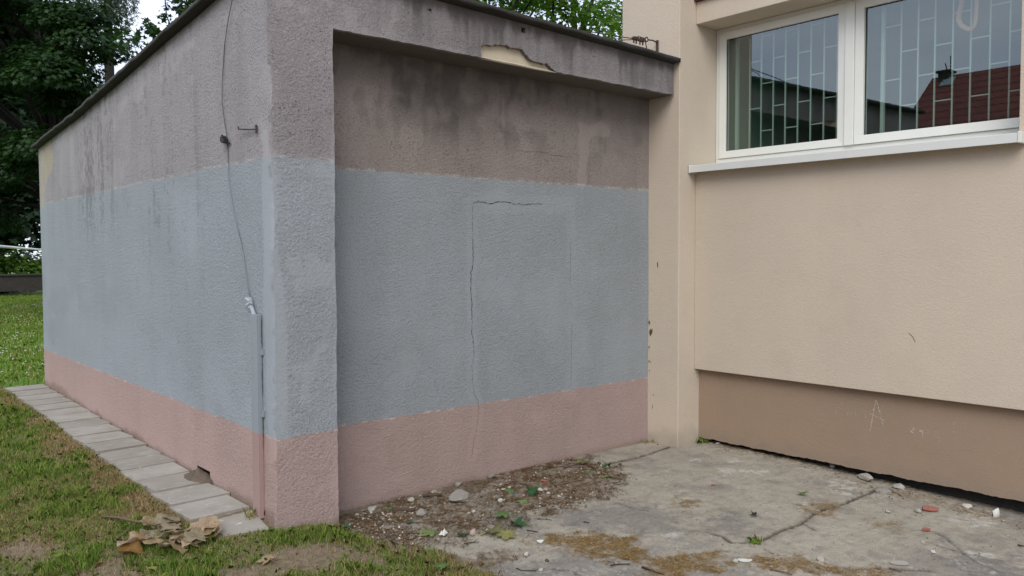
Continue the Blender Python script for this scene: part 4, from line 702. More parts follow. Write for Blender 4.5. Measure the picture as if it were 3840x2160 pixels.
def lying(n, polys, lmin, lmax, wd, tone, zoff):
    out, col = [], []
    ar = [abs(sum(a[0]*b[1]-b[0]*a[1] for a, b in zip(PA[k], PA[k][1:]+PA[k][:1])))/2+.004 for k in polys]
    for nm, a_ in zip(polys, ar):
        per = int(n*a_/sum(ar)); pp = np.array(PA[nm]); lo, hi = pp.min(0)-.12, pp.max(0)+.12; px, py = rng.uniform(lo[0], hi[0], per*3), rng.uniform(lo[1], hi[1], per*3)
        k = (-poly_sdf(px, py, PA[nm])+(fbm(px*14, py*14, 5)-.5)*.40+rng.normal(0, .03, len(px))) > 0; px, py = px[k][:per], py[k][:per]; m = len(px); an = rng.random(m)*2*PI; ln = rng.uniform(lmin, lmax, m)/2; ww = wd*(.5+rng.random(m))/2
        z = ground_z(px, py)+zoff+rng.random(m)*.008; dx, dy = np.cos(an), np.sin(an); tz = rng.normal(0, .12, m)*ln
        c0 = np.stack([px-dx*ln-dy*ww, py-dy*ln+dx*ww, z-tz], -1); c1 = np.stack([px-dx*ln+dy*ww, py-dy*ln-dx*ww, z-tz], -1); c2 = np.stack([px+dx*ln+dy*ww, py+dy*ln-dx*ww, z+tz], -1); c3 = np.stack([px+dx*ln-dy*ww, py+dy*ln+dx*ww, z+tz], -1)
        out.append(np.stack([c0, c1, c2, c3], 1).reshape(-1, 3)); cc = np.array(tone)[None]*(.35+1.0*rng.random((m, 1))); col.append(np.repeat(np.concatenate([cc, np.ones((m, 1))], 1), 4, 0))
    return np.vstack(out), np.vstack(col)
v1, c1 = lying(15000, ['s1', 's2', 's2b', 's3', 's4', 's5', 's10', 's11'], .008, .035, .0020, (.40, .27, .12), .004)
v2, c2 = lying(13000, ['s6', 's7', 'dirt1', 'dirt2', 'dirt3', 's6'], .008, .045, .0024, (.21, .125, .06), .007)
PA['band'] = [(2.35, 4.50), (4.7, 4.52), (4.4, 4.25), (3.9, 4.0), (3.5, 3.7), (3.1, 3.6), (2.6, 3.6), (2.45, 4.0)]
v3, c3 = lying(14000, ['s8', 's9', 'band', 'band', 'band'], .006, .032, .0024, (.20, .135, .075), .005)
tag(link('straw_litter', np_mesh('straw_litter', np.vstack([v1, v2, v3]), 4, np.vstack([c1, c2, c3])), M['grass']), 'dry straw and needle litter scattered on the yard', 'straw', kind='stuff')
# fine rubble
OCT = np.array([(1, 0, 0), (0, 1, 0), (-1, 0, 0), (0, -1, 0), (0, 0, 1), (0, 0, -1)], float); OF = np.array([(0, 1, 4), (1, 2, 4), (2, 3, 4), (3, 0, 4), (1, 0, 5), (2, 1, 5), (3, 2, 5), (0, 3, 5)])
def pebbles(n, polys, r0, r1, zoff):
    out, col = [], []
    for nm in polys:
        per = n//len(polys); pp = np.array(PA[nm]); lo, hi = pp.min(0)-.12, pp.max(0)+.12; px, py = rng.uniform(lo[0], hi[0], per*3), rng.uniform(lo[1], hi[1], per*3)
        k = (-poly_sdf(px, py, PA[nm])+(fbm(px*9, py*9, 6)-.5)*.40+rng.normal(0, .035, len(px))) > 0; px, py = px[k][:per], py[k][:per]; m = len(px); r = r0+(r1-r0)*rng.random(m)**3
        P_ = OCT[None]*(r[:, None, None]*(.6+.8*rng.random((m, 6, 1))))*np.array([1, 1, .65]); an = rng.random(m)*2*PI; ca, sa = np.cos(an)[:, None], np.sin(an)[:, None]
        X = P_[:, :, 0]*ca-P_[:, :, 1]*sa+px[:, None]; Y = P_[:, :, 0]*sa+P_[:, :, 1]*ca+py[:, None]; Z = P_[:, :, 2]+(ground_z(px, py)+zoff+r*.35)[:, None]
        W = np.stack([X, Y, Z], -1)[:, OF].reshape(-1, 3); t = rng.random((m, 1)); cc = np.where(t < .55, np.array([[.16, .125, .095]]), np.where(t < .84, np.array([[.27, .235, .185]]), np.where(t < .91, np.array([[.46, .42, .35]]), np.array([[.075, .06, .048]]))))*(.75+.5*rng.random((m, 1)))
        out.append(W); col.append(np.repeat(np.concatenate([cc, np.ones((m, 1))], 1), 24, 0))
    return np.vstack(out), np.vstack(col)
q = NT('rubble'); *_, col = q.attr('tint'); q.bsdf(col, .95, None, .2); M['rubble'] = q.m
v1, c1 = pebbles(4600, ['s6', 's6', 's6', 's7', 'dirt1', 'dirt2'], .003, .012, .006); v2, c2 = pebbles(700, ['s8', 's9'], .002, .008, .003)
PA['all'] = [(2.5, 3.2), (2.7, 4.4), (5.7, 4.2), (5.7, 1.6), (3.6, 1.5), (2.6, 2.7)]; v3, c3 = pebbles(2200, ['all'], .0012, .0055, .001)
tag(link('rubble', np_mesh('rubble', np.vstack([v1, v2, v3]), 3, np.vstack([c1, c2, c3])), M['rubble']), 'fine rubble and grit strewn along the foot of the recessed wall', 'rubble', kind='stuff')
# clover heads on the far lawn
n = 1500; py = rng.uniform(9, 30, n); px = py*.175+rng.uniform(-2.6, 2.2, n); k = (fbm(px*.8, py*.8, 135) > .47) & ((px < 1.5) | (py > 10.2)); px, py = px[k], py[k]; m = len(px)
W = (OCT[None]*rng.uniform(.008, .015, (m, 1, 1))); W = W+np.stack([px, py, ground_z(px, py)+rng.uniform(.05, .09, m)], -1)[:, None, :]
me = np_mesh('clover_flowers', W[:, OF].reshape(-1, 3), 3); tag(link('clover_flowers', me, plain('clover_white', (.50, .50, .40), .9, .1)), 'white clover heads dotted over the far lawn', 'clover', kind='stuff')
# ------------------------------------------------------------------ things lying about
def leaf_mat(name, col, vein=(.25, .3, .1), tr_=.3):
    q = NT(name); f = q.noise(60, 3); c = q.mix(q.lin(f, .3, .7, 0, 1), tuple(v*.75 for v in col), tuple(min(1, v*1.2) for v in col)); c = q.mix(q.math('MULTIPLY', q.step(q.noise(24, 3), .60, .7), .4), c, (.16, .11, .05))
    p = q.n('ShaderNodeBsdfPrincipled'); q.put(p.inputs['Base Color'], c); p.inputs['Roughness'].default_value = .55; p.inputs['Specular IOR Level'].default_value = .35; t = q.n('ShaderNodeBsdfTranslucent'); q.put(t.inputs[0], c); ms = q.n('ShaderNodeMixShader'); ms.inputs[0].default_value = tr_
    q.put(ms.inputs[1], p.outputs[0]); q.put(ms.inputs[2], t.outputs[0]); q.put(q.out.inputs[0], ms.outputs[0]); return q.m
LM = dict(green=leaf_mat('leaf_green', (.12, .20, .06)), bright=leaf_mat('leaf_bright', (.20, .29, .095)), dark=leaf_mat('leaf_dark', (.035, .10, .035)), blue=leaf_mat('leaf_bluegreen', (.11, .18, .10)), olive=leaf_mat('leaf_olive', (.18, .185, .07)), yellow=leaf_mat('leaf_yellow', (.26, .25, .09)), black=leaf_mat('leaf_black', (.03, .035, .028)), tan=leaf_mat('leaf_tan', (.36, .265, .15)), ochre=leaf_mat('leaf_ochre', (.27, .15, .045)), pink=leaf_mat('leaf_buff', (.39, .285, .185)), grey=leaf_mat('leaf_greybrown', (.27, .225, .14)))
HALF = [(0, 1.0), (9, .74), (17, .70), (24, .47), (36, .66), (46, .95), (55, .70), (66, .62), (76, .40), (92, .58), (106, .78), (116, .52), (135, .42), (155, .30), (172, .16)]
MAPLE = [(math.sin(math.radians(a))*r, math.cos(math.radians(a))*r) for a, r in HALF]; MAPLE = MAPLE+[(-x, y) for x, y in MAPLE[::-1] if x > .001]
def maple_mesh(size, curl, seed, ragged=.06, stem=True):
    """lobed leaf with inner ring, so that it can curl; size is the full width"""
    r = random.Random(seed); k = size/1.55; ax, ay = r.uniform(-1, 1), r.uniform(-1, 1); v = [(0, .12*k, 0)]; f = []; n = len(MAPLE); ph = r.random()*6
    def z_(x, y): return curl*k*(.9*(ax*x+ay*y)**2+.45*math.sin(2.6*x+ph)*math.cos(2.1*y+ph*.7))+.10*k*abs(x)*curl
    for s in (.5, 1.0):
        for x, y in MAPLE:
            x2 = x*s*(1+r.gauss(0, ragged)); y2 = .12+(y-.12)*s*(1+r.gauss(0, ragged)); v.append((x2*k, y2*k, z_(x2, y2)))
    v[0] = (0, .12*k, z_(0, .12))
    for i in range(n):
        j = (i+1) % n; f.append((0, 1+i, 1+j)); f.append((1+i, 1+n+i, 1+n+j, 1+j))
    m_ = MB(); m_.add(v, f)
    if stem: m_.tube([(0, -.1*k, z_(0, -.1)), (.04*k, -.5*k, .03*k), (.10*k, -.95*k, .0)], [.02*k, .018*k, .016*k], 5)
    zmin = min(p[2] for p in m_.v); m_.v = [(a, b, c-zmin) for a, b, c in m_.v]; return m_.mesh('leaf')
def drop(name, me, mat, x, y, rz=0, dz=.004, tilt=(0, 0), smooth=False, z=None):
    o = link(name, me, mat, smooth=smooth); o.location = (x, y, (gz(x, y) if z is None else z)+dz); o.rotation_euler = (tilt[0], tilt[1], rz); return o
def leaf(key, mat, label, curl=.25, rz=0., sc_=1.0, stem=True, dz=.010, tilt=(0, 0), group='fallen maple leaves'):
    x, y, s = IT[key]; o = drop('maple_leaf', maple_mesh(s*1.12*sc_, curl, sum(map(ord, key)), stem=stem), LM[mat], x, y, rz, dz, tilt, True); tag(o, label, 'leaf', group)
leaf('leaf_pier', 'dark', 'dark green leaf lying against the foot of the corner pier', .8, .4, 1.1)
leaf('leaf_stick', 'green', 'small green leaf tucked behind the nearer brown stick by the wall', .6, 2.0)
leaf('leaf_blue', 'blue', 'curled blue-green leaf between the wedge-shaped stone and the bright leaf', .9, 1.2)
leaf('leaf_bright', 'bright', 'large pale green maple leaf flat on the concrete beside a white paper scrap', .22, .9)
leaf('leaf_darkround', 'dark', 'deep green rounded leaf touching the pinkish stone', .5, 2.6)
leaf('leaf_yellowsmall', 'olive', 'small olive-yellow leaf in the dirt before the curled blue-green leaf', .5, .2)
leaf('leaf_grass', 'green', 'single green leaf caught in the dry grass at the yard edge', .4, 1.7, dz=.03)
leaf('leaf_bottom', 'green', 'green leaf in the dry grass at the bottom edge of the photo', .3, .3, dz=.03)
leaf('leaf_wide', 'green', 'wide mid-green maple leaf on top of the leaf cluster', .35, .8, dz=.02)
leaf('leaf_under', 'dark', 'dark green maple leaf under the wide one in the leaf cluster', .5, 2.9, 1.1)
leaf('leaf_mid', 'bright', 'bright toothed maple leaf alone in front of the dark crumpled leaf', .25, 2.2)
leaf('leaf_blue_chip', 'green', 'green leaf with a bright blue plastic bit at its edge', .4, 1.0)
leaf('leaf_crumple', 'dark', 'dark crumpled leaf beside the orange brick crumb in the rubble', 1.3, 1.9, 1.15)
leaf('leaf_edge', 'bright', 'bright green maple leaf at the right-hand rim of the rubble', .4, -.6, 1.1)
leaf('leaf_edgecrumple', 'dark', 'dark green crumpled leaf at the rim of the rubble near the wall joint', 1.4, .9, 1.2)
leaf('leaf_olive', 'olive', 'olive leaf lying close to the pink foot of the recessed wall', .6, 2.5)
leaf('leaf_flat', 'green', 'dull green leaf under the arching twig', .3, 1.3)
leaf('leaf_oliveb', 'olive', 'small olive leaf on the straw at the front rim of the rubble', .5, .5)
leaf('leaf_concrete', 'green', 'single green leaf alone in the middle of the bare concrete', .5, 1.5)
leaf('leaf_black', 'black', 'shrivelled blackish leaf alone on the concrete', 1.2, .6, .8)
leaf('leaf_yellowa', 'olive', 'yellowing leaf at the stem end of the leaf cluster', .5, -1.2, .8)
leaf('leaf_yellowb', 'yellow', 'pale yellow-green toothed leaf at the front of the leaf cluster', .4, 2.4, .85)
leaf('leaf_dirt', 'tan', 'dried tan leaf lying on the bare soil at the bottom of the photo', .6, .2)

STM = {k: plain('stone_'+k, c, .93, .45, 70, .8, .004) for k, c in dict(grey=(.27, .25, .22), pale=(.37, .345, .295), white=(.48, .45, .385), pink=(.40, .29, .25), dark=(.075, .062, .05), brick=(.285, .112, .082), brown=(.17, .13, .10)).items()}
def stone_mesh(size, flat, seed, chunky=True, long_=1.0):
    bm = bmesh.new(); bmesh.ops.create_icosphere(bm, subdivisions=2, radius=.5); r = random.Random(seed); off = Vector((r.random()*50, r.random()*50, r.random()*50))
    cuts = [(Vector((r.gauss(0, 1), r.gauss(0, 1), r.gauss(0, 1))).normalized(), r.uniform(.26, .40)) for _ in range(9 if chunky else 3)]
    for v in bm.verts:
        p = v.co.copy()
        for n_, d in cuts:
            e_ = p.dot(n_)-d
            if e_ > 0: p -= n_*e_
        p *= 1+.10*mnoise.noise(p*4+off); v.co = Vector((p.x*size*long_, p.y*size*.78, p.z*size*flat))
    z0 = min(v.co.z for v in bm.verts)
    for v in bm.verts: v.co.z -= z0
    bmesh.ops.recalc_face_normals(bm, faces=bm.faces); me = bpy.data.meshes.new('stone'); bm.to_mesh(me); bm.free(); return me
def stone(key, mat, label, flat=.5, rz=0., name='stone', cat='stone', group='stones and crumbs of rubble', sc_=1.0, chunky=True, long_=1.15, dz=-.003):
    x, y, s = IT[key]; o = drop(name, stone_mesh(s*1.15*sc_, flat, sum(map(ord, key))*7, chunky, long_), STM[mat], x, y, rz, dz); return tag(o, label, cat, group)
stone('st_pale', 'pale', 'pale angular stone at the wall foot nearest the corner pier', .6, .5)
stone('st_wedge', 'grey', 'grey wedge-shaped stone at the end of the nearer brown stick', .55, .6)
stone('st_big', 'grey', 'largest grey lump of concrete in the rubble by the wall', .55, .4, sc_=1.05)
stone('sh_a', 'white', 'thin white plaster shard behind the farther brown stick', .12, .2, 'plaster_shard', 'shard', 'plaster shards')
stone('sh_b', 'pale', 'broad pale plaster shard resting against the farther brown stick', .14, .5, 'plaster_shard', 'shard', 'plaster shards')
stone('st_c', 'pale', 'pale pointed stone against the wall before the farther brown stick', .7, .2)
stone('st_d', 'grey', 'blue-grey stone touching the wall behind the largest concrete lump', .6, .1)
stone('st_pink', 'pink', 'pinkish rounded stone next to the deep green rounded leaf', .75, .2, chunky=False)
stone('st_dark', 'dark', 'small dark pebble on bare concrete right of the largest lump', .7)
stone('brick_pale', 'pink', 'pale orange brick crumb among the whitish stones', .6, .3, 'brick_crumb', 'brick piece', 'pieces of red brick')
for k_, lab in (('red_a', 'biggest bright red brick flake in the middle of the rubble'), ('red_b', 'red brick flake touching the wall foot'), ('red_c', 'red brick crumb near the wall below the flake at the wall foot'), ('pk_a', 'salmon brick crumb under the arching twig'), ('pk_b', 'tiny salmon brick crumb left of the one under the arching twig'), ('r1', 'tiny red brick chip alone on the pale concrete'), ('brick', 'oblong red brick piece lying nearest the brown plinth'), ('brickb', 'upright red brick piece beside a crack in the yard')):
    stone(k_, 'brick', lab, .75 if k_ == 'brickb' else .45, -.6, 'brick_piece', 'brick piece', 'pieces of red brick', long_=1.4 if k_ == 'brick' else 1.1)
for k_, mt, lab in (('g1', 'grey', 'grey stone by the wall among brown twigs'), ('g2', 'brown', 'long brown clod by the wall among brown twigs'), ('g3', 'grey', 'grey stone at the left end of the arching twig'), ('d1', 'dark', 'dark stone at the wall-side joint beside the olive leaf'), ('d2', 'brown', 'brown stone at the rim of the rubble by a short dark stick'), ('d3', 'brown', 'second brown stone at the rim of the rubble, nearer the viewer'), ('d4', 'dark', 'dark clod on the concrete right of the rim leaves'), ('d5', 'grey', 'small grey stone beside the dark clod on the concrete'),
                    ('r2', 'pale', 'small whitish stone near the beige pillar foot'), ('r3', 'pale', 'long pale stone under the gap of the plinth'), ('r4', 'grey', 'flat square-cornered grey stone near the plinth gap'), ('r5', 'pale', 'pale stone in the dark gap under the plinth'), ('r6', 'pale', 'pale stone left of the oblong red brick piece'), ('r7', 'pale', 'small pale stone on the concrete between crack and brick'), ('r8', 'pale', 'small pale stone in front of the upright red brick piece'), ('r9', 'pale', 'squarish pale stone beside the straw patch at the front'), ('rub', 'white', 'whitish rubbish lump at the plinth gap behind a pale stick'), ('p9', 'white', 'largest white stone on the front rim of the rubble'), ('p19', 'white', 'pair-like white lump behind the leaf with the blue bit'), ('p20', 'white', 'flat white stone left of the bright toothed leaf'), ('p24', 'white', 'white crumbly lump beside the pale orange crumb'), ('p22', 'pale', 'long pale stone behind the bright toothed leaf'), ('p25', 'pale', 'flat pale stone left of the biggest red flake'), ('r13', 'dark', 'dark pebble on the front concrete'), ('p28', 'brown', 'brownish clod close to the corner pier'), ('p29', 'pale', 'pale clod at the wall foot by the corner pier'), ('p26', 'white', 'yellowish-white stone on the straw right of the rubble')):
    stone(k_, mt, lab, .35 if k_ in ('r4', 'p20', 'p25', 'g2') else .6, .3*len(k_)+.5, long_=1.5 if k_ in ('r3', 'p22', 'g2') else 1.15)
for k_ in ('p1', 'p2', 'p3', 'p4', 'p5', 'p6', 'p7', 'p8', 'p10', 'p11', 'p12', 'p13', 'p14', 'p15', 'p16', 'p17', 'p18', 'p21', 'p23', 'p27', 'r10', 'r11', 'r12', 'r14', 'r15'):
    stone(k_, 'white' if len(k_)+ord(k_[-1]) & 1 else 'pale', 'small rounded whitish pebble lying in the yard', .65, .4, 'pebble', 'pebble', 'small whitish pebbles', chunky=False, dz=-.001)
# flat shards and scraps
def flake_mesh(size, seed, th=.003, long_=1.4, bend=.1):
    r = random.Random(seed); n = 11; m_ = MB(); top = []
    for k in range(n):
        a = 2*PI*k/n; rr = size*.5*(.72+.4*r.random()); x, y = rr*math.cos(a)*long_, rr*math.sin(a)*.75; top.append((x, y, th+bend*size*(x/size)**2*2))
    m_.add(top+[(x, y, z-th) for x, y, z in top], [tuple(range(n)), tuple(range(2*n-1, n-1, -1))]+[(k, (k+1) % n, n+(k+1) % n, n+k) for k in range(n)]); return m_.mesh('flake')
WHITE = plain('white_scrap', (.58, .57, .52), .8, .15, 40)
def flake(key, label, mat=WHITE, name='white_shard', cat='shard', bend=.1, rz=0., th=.004, group=None, long_=1.3):
    x, y, s = IT[key]; tag(drop(name, flake_mesh(s, sum(map(ord, key)), th, long_, bend), mat, x, y, rz, .003), label, cat, group)
flake('shard', 'white porcelain shard between the straw patches at the bottom', rz=-.7)
flake('flat', 'flat oval pale patch of mortar on the front concrete', STM['pale'], 'mortar_flake', 'mortar', .0, -.75, .006)
flake('chip', 'small bright white chip in front of the upright red brick', rz=.4)
flake('cyl', 'small white shell-like chip on the grey concrete', rz=-.5, bend=.5)
def crumple(key, label, mat, name, cat, h=.5, seed=1):
    x, y, s = IT[key]; r = random.Random(seed); n = 7; v, f = [], []
    for i in range(n):
        for j in range(n):
            a, b = i/(n-1)-.5, j/(n-1)-.5; v.append((a*s*1.1+r.gauss(0, .05*s), b*s*.8+r.gauss(0, .05*s), h*s*abs(r.gauss(.3, .3))*(1-1.2*max(abs(a), abs(b)))))
    for i in range(n-1):
        for j in range(n-1): f.append((i*n+j, i*n+n+j, i*n+n+j+1, i*n+j+1))
    m_ = MB(); m_.add(v, f); o = drop(name, m_.mesh(name), mat, x, y, .4, .008); sm = o.modifiers.new('thick', 'SOLIDIFY'); sm.thickness = .0012; tag(o, label, cat)
crumple('paper', 'crumpled white paper scrap at the edge of the large pale leaf', WHITE, 'paper_scrap', 'paper', 1.0, 3)
crumple('blue', 'bright blue plastic bit on the edge of a green leaf', plain('blue_plastic', (.02, .16, .55), .4, .1), 'plastic_bit', 'plastic', .8, 5)
x, y, s = IT['cone']; m_ = MB(); N = 9
for k in range(N):                                                      # folded white card standing like a tent
    t = k/(N-1); a = PI*t; m_.v += [(-.018*math.cos(a), -.008, .062*math.sin(a)**.6+.001), (-.014*math.cos(a), .030, .040*math.sin(a)**.6+.001)]
    if k: m_.f.append((2*k-2, 2*k-1, 2*k+1, 2*k))
o = drop('folded_card', m_.mesh('folded_card'), WHITE, x, y, .9, 0, smooth=True); sm = o.modifiers.new('thick', 'SOLIDIFY'); sm.thickness = .002; tag(o, 'white folded scrap standing upright at the plinth gap', 'paper')
# sticks and twigs
BK = plain('bark', (.085, .060, .042), .9, .5, 90, .8, .003); BK2 = plain('dark_twig', (.040, .030, .024), .9, .4, 90); BK3 = plain('pale_twig', (.34, .27, .18), .85, .4, 60); BK4 = plain('brown_twig', (.15, .10, .065), .9, .4, 60)
def stick(key, label, rad, mat, lift=0., name='twig', side=0, group='twigs lying in the yard', taper=.7):
    p = ST[key]; r = random.Random(sum(map(ord, key))); cx, cy = p[0]; P_ = []
    for i in range(len(p)-1):
        for k in range(4):
            t = k/4; P_.append((p[i][0]*(1-t)+p[i+1][0]*t, p[i][1]*(1-t)+p[i+1][1]*t))
    P_.append(p[-1]); n = len(P_); z0 = gz(cx, cy); m_ = MB(); pts = []
    for i, (x, y) in enumerate(P_): pts.append((x-cx+r.gauss(0, rad*.25), y-cy+r.gauss(0, rad*.25), gz(x, y)-z0+rad+.004+lift*math.sin(PI*i/(n-1))+abs(r.gauss(0, rad*.2))))
    m_.tube(pts, [rad*(1-(1-taper)*i/(n-1))*(1+r.gauss(0, .06)) for i in range(n)], 8 if rad > .006 else 5)
    for k in range(side):
        i = 2+(k*3) % max(1, n-3); a = pts[i]; an = r.random()*6.28; m_.tube([a, (a[0]+.02*math.cos(an), a[1]+.02*math.sin(an), a[2]+.006), (a[0]+.045*math.cos(an+.3), a[1]+.045*math.sin(an+.3), a[2]+.004)], [rad*.7, rad*.55, rad*.35], 5)
    o = m_.build(name, mat, None, True); o.location = (cx, cy, z0); tag(o, label, 'stick', group)
stick('k1', 'thick brown stick nearer the corner pier, ending at the wedge-shaped stone', .0125, BK, taper=1, name='stick', group='thick brown sticks')
stick('k2', 'thick brown stick farther along the wall before white plaster shards', .0105, BK, taper=1, name='stick', group='thick brown sticks')
stick('t1', 'short twig running under the large pale maple leaf', .004, BK, side=1)
stick('t2', 'forked dark twig in front of the pinkish stone', .0028, BK2, side=2)
stick('a1', 'long thin twig arching over the rubble', .0040, BK2, .03, side=1)
stick('a2', 'straightish twig along the wall side of the rubble', .0036, BK4, .01)
stick('a3', 'brown twig between the whitish pebbles and the biggest red flake', .0055, BK4, .008, side=1)
stick('a4', 'long brown branch through the middle of the rubble', .0060, BK4, .006, side=2)
stick('a5', 'bent dark twig at the straw rim of the rubble', .0026, BK2)
stick('a6', 'dark twig left of the leaf with the blue bit', .0032, BK2, .004)
stick('a7', 'short straight black stick alone right of the rubble', .0042, BK2, taper=.9)
stick('a8', 'long straw-coloured stalk in front of the rubble', .0020, BK3)
stick('a9', 'dark twig on concrete in front of the straw stalk', .0024, BK2, side=2)
stick('a10', 'tiny black stick on the concrete before the dark twig', .0030, BK2, taper=.9)
stick('a11', 'dark twig behind the dark crumpled leaf', .0028, BK2)
stick('a12', 'thin dark twig right of the yellow leaves', .0022, BK2)
stick('stem', 'pale curving stem through the yellow leaves of the leaf cluster', .0045, plain('green_stem', (.26, .25, .11), .7, .3, 60), .012)
stick('b1', 'brown twig beside the flat square-cornered stone', .0050, BK4, side=1)
stick('b2', 'brown stick at the front edge of the middle straw patch', .0055, BK4)
stick('b3', 'pale bare stick at the plinth gap beside the folded scrap', .0045, BK3)
stick('b4', 'brown stick at the bottom on the right-hand straw', .0050, BK4, side=1)
stick('b5', 'dark stick in the left straw patch at the bottom edge', .0055, BK2)
stick('b6', 'dark twig on grey concrete above the left straw patch', .0040, BK2, side=1)
stick('b7', 'curved dark twig close to the grass edge at the bottom', .0030, BK2)
stick('b8', 'thin black twig right of the dark leaf cluster', .0022, BK2)
stick('b9', 'black stick end at the right edge of the concrete', .0050, BK2)
# the broken branch with withered leaves
db = thing('dead_branch', (1.38, 4.42, 0.10), 'broken-off branch with withered tan leaves lying in the lawn', 'dead branch')
zb = gz(1.38, 4.42)+.012; m_ = MB(); m_.tube([(1.215, 4.90, zb+.05), (1.27, 4.78, zb+.06), (1.33, 4.66, zb+.055), (1.40, 4.56, zb+.045), (1.50, 4.46, zb+.03)], [.006, .0065, .007, .005, .003], 6)
for a, b in (((1.33, 4.66), (1.22, 4.55)), ((1.33, 4.66), (1.46, 4.66)), ((1.40, 4.56), (1.36, 4.42)), ((1.40, 4.56), (1.55, 4.50)), ((1.27, 4.78), (1.20, 4.72)), ((1.30, 4.72), (1.38, 4.74))):
    m_.tube([(*a, zb+.05), ((a[0]+b[0])/2+.01, (a[1]+b[1])/2, zb+.055), (*b, zb+.03)], [.004, .003, .002], 5)
m_.build('stem', BK4, db, True)
def withered_mesh(size, curl, seed):
    r = random.Random(seed); v, f = [], []; nr, na = 4, 16; ph = [r.random()*6.28 for _ in range(4)]; lob = [1+.18*math.sin(5*a*2*PI/na+ph[0])+.08*r.gauss(0, 1) for a in range(na)]; fx = r.uniform(-.3, .3)
    def z_(x, y): return size*curl*(.16*math.sin(x/size*5+ph[1])*math.cos(y/size*3.4+ph[2])+.55*abs(x/size-fx*.3)*.6+.10*math.sin(y/size*9+ph[3]))
    v.append((0, 0, z_(0, 0)))
    for i in range(1, nr+1):
        for a in range(na):
            rr = size*.5*i/nr*(1+(lob[a]-1)*i/nr); x, y = rr*math.cos(2*PI*a/na)*.95, rr*math.sin(2*PI*a/na)*.75; v.append((x, y, z_(x, y)+r.gauss(0, .012*size)*i/nr-(.10*size*curl if i == nr and r.random() < .4 else 0)))
    for a in range(na): f.append((0, 1+a, 1+(a+1) % na))
    for i in range(nr-1):
        for a in range(na): f.append((1+i*na+a, 1+(i+1)*na+a, 1+(i+1)*na+(a+1) % na, 1+i*na+(a+1) % na))
    m_ = MB(); m_.add(v, f); return m_.mesh('withered_leaf')
r = random.Random(19)
DL = [(1.19, 4.48, .13, 'pink', 1.1), (1.18, 4.43, .13, 'ochre', .9), (1.25, 4.52, .12, 'tan', 1.2), (1.30, 4.47, .13, 'tan', 1.3), (1.31, 4.55, .11, 'grey', 1.0), (1.36, 4.50, .13, 'grey', 1.0), (1.36, 4.43, .14, 'tan', .9), (1.42, 4.53, .12, 'grey', 1.1), (1.43, 4.45, .12, 'tan', 1.1), (1.41, 4.40, .12, 'tan', .8), (1.35, 4.36, .11, 'grey', 1.2), (1.38, 4.33, .12, 'tan', 1.0), (1.43, 4.33, .10, 'pink', 1.3), (1.48, 4.36, .11, 'grey', 1.0), (1.48, 4.43, .13, 'pink', 1.0), (1.54, 4.47, .16, 'pink', 1.0), (1.59, 4.46, .15, 'pink', .9), (1.56, 4.42, .12, 'tan', 1.3), (1.50, 4.38, .11, 'grey', .9), (1.40, 4.66, .12, 'grey', .9), (1.46, 4.68, .12, 'grey', 1.0), (1.34, 4.68, .10, 'tan', 1.0), (1.45, 4.60, .10, 'tan', .8), (1.25, 4.46, .10, 'grey', 1.2)]
for i, (x, y, s, mt, c) in enumerate(DL):
    o = link('withered_leaf', withered_mesh(s*1.12, c*.62, 900+i), LM[mt], db, smooth=True); o.location = Vector((x+.03, y-.07, gz(x, y)+.020+.030*r.random()))-db.location; o.rotation_euler = (r.uniform(-.45, .25), r.uniform(-.35, .35), r.random()*6.28)
# little weeds
def weed(x, y, n, h, label, dry=.2, sp=.03, z=None):
    px, py = x+rng.normal(0, sp, n), y+rng.normal(0, sp, n); zz = ground_z(px, py) if z is None else np.full(n, z)
    V, c = blades(px-x, py-y, zz-zz.mean(), h*(.5+.8*rng.random(n)), .0035*(.6+.8*rng.random(n)), np.clip(rng.normal(.6, .25, n), .05, .95), grasscol(n, np.full(n, dry), px, py))
    o = link('grass_tuft', np_mesh('grass_tuft', V, 5, c), M['grass']); o.location = (x, y, float(zz.mean())); tag(o, label, 'grass tuft', 'weeds in the cracks')
weed(3.955, 2.545, 70, .045, 'green tuft of grass growing in the long crack of the yard', .3, .022)
weed(5.69, 4.17, 60, .05, 'small weed at the corner of beige pillar and brown plinth', .2, .022)
weed(5.37, 4.47, 60, .03, 'dry tuft where the pink wall meets the beige pillar', .75, .035)
weed(1.90, 4.47, 60, .07, 'dry weed at the foot of the conductor cover', .55, .022, .10)

# ------------------------------------------------------------------ trees and background
def tree_leaf(name, a, b, tr_=.35, seed=0):
    q = NT(name); f = q.noise(.9, 4, .6); g = q.noise(7, 2); c = q.mix(q.lin(f, .35, .65, 0, 1), a, b); c = q.mix(q.lin(g, .3, .7, 0, .5), c, tuple(v*.6 for v in a))
    d = q.n('ShaderNodeBsdfPrincipled'); q.put(d.inputs['Base Color'], c); d.inputs['Roughness'].default_value = .55; d.inputs['Specular IOR Level'].default_value = .25; t = q.n('ShaderNodeBsdfTranslucent'); q.put(t.inputs[0], q.mix(1, c, (1.3, 1.5, .7), 'MULTIPLY')); ms = q.n('ShaderNodeMixShader'); ms.inputs[0].default_value = tr_
    q.put(ms.inputs[1], d.outputs[0]); q.put(ms.inputs[2], t.outputs[0]); q.put(q.out.inputs[0], ms.outputs[0]); return q.m
TL = dict(dark=tree_leaf('foliage_dark', (.016, .043, .014), (.034, .080, .018), .25), grey=tree_leaf('foliage_greygreen', (.040, .078, .045), (.075, .125, .068)), bright=tree_leaf('foliage_bright', (.060, .135, .018), (.125, .215, .03), .55), larch=tree_leaf('foliage_larch', (.055, .075, .060), (.085, .11, .080), .2), deep=tree_leaf('foliage_deep', (.012, .030, .011), (.022, .048, .016), .2))
BARK = plain('tree_bark', (.022, .019, .015), .95, .5, 12, .9, .03)
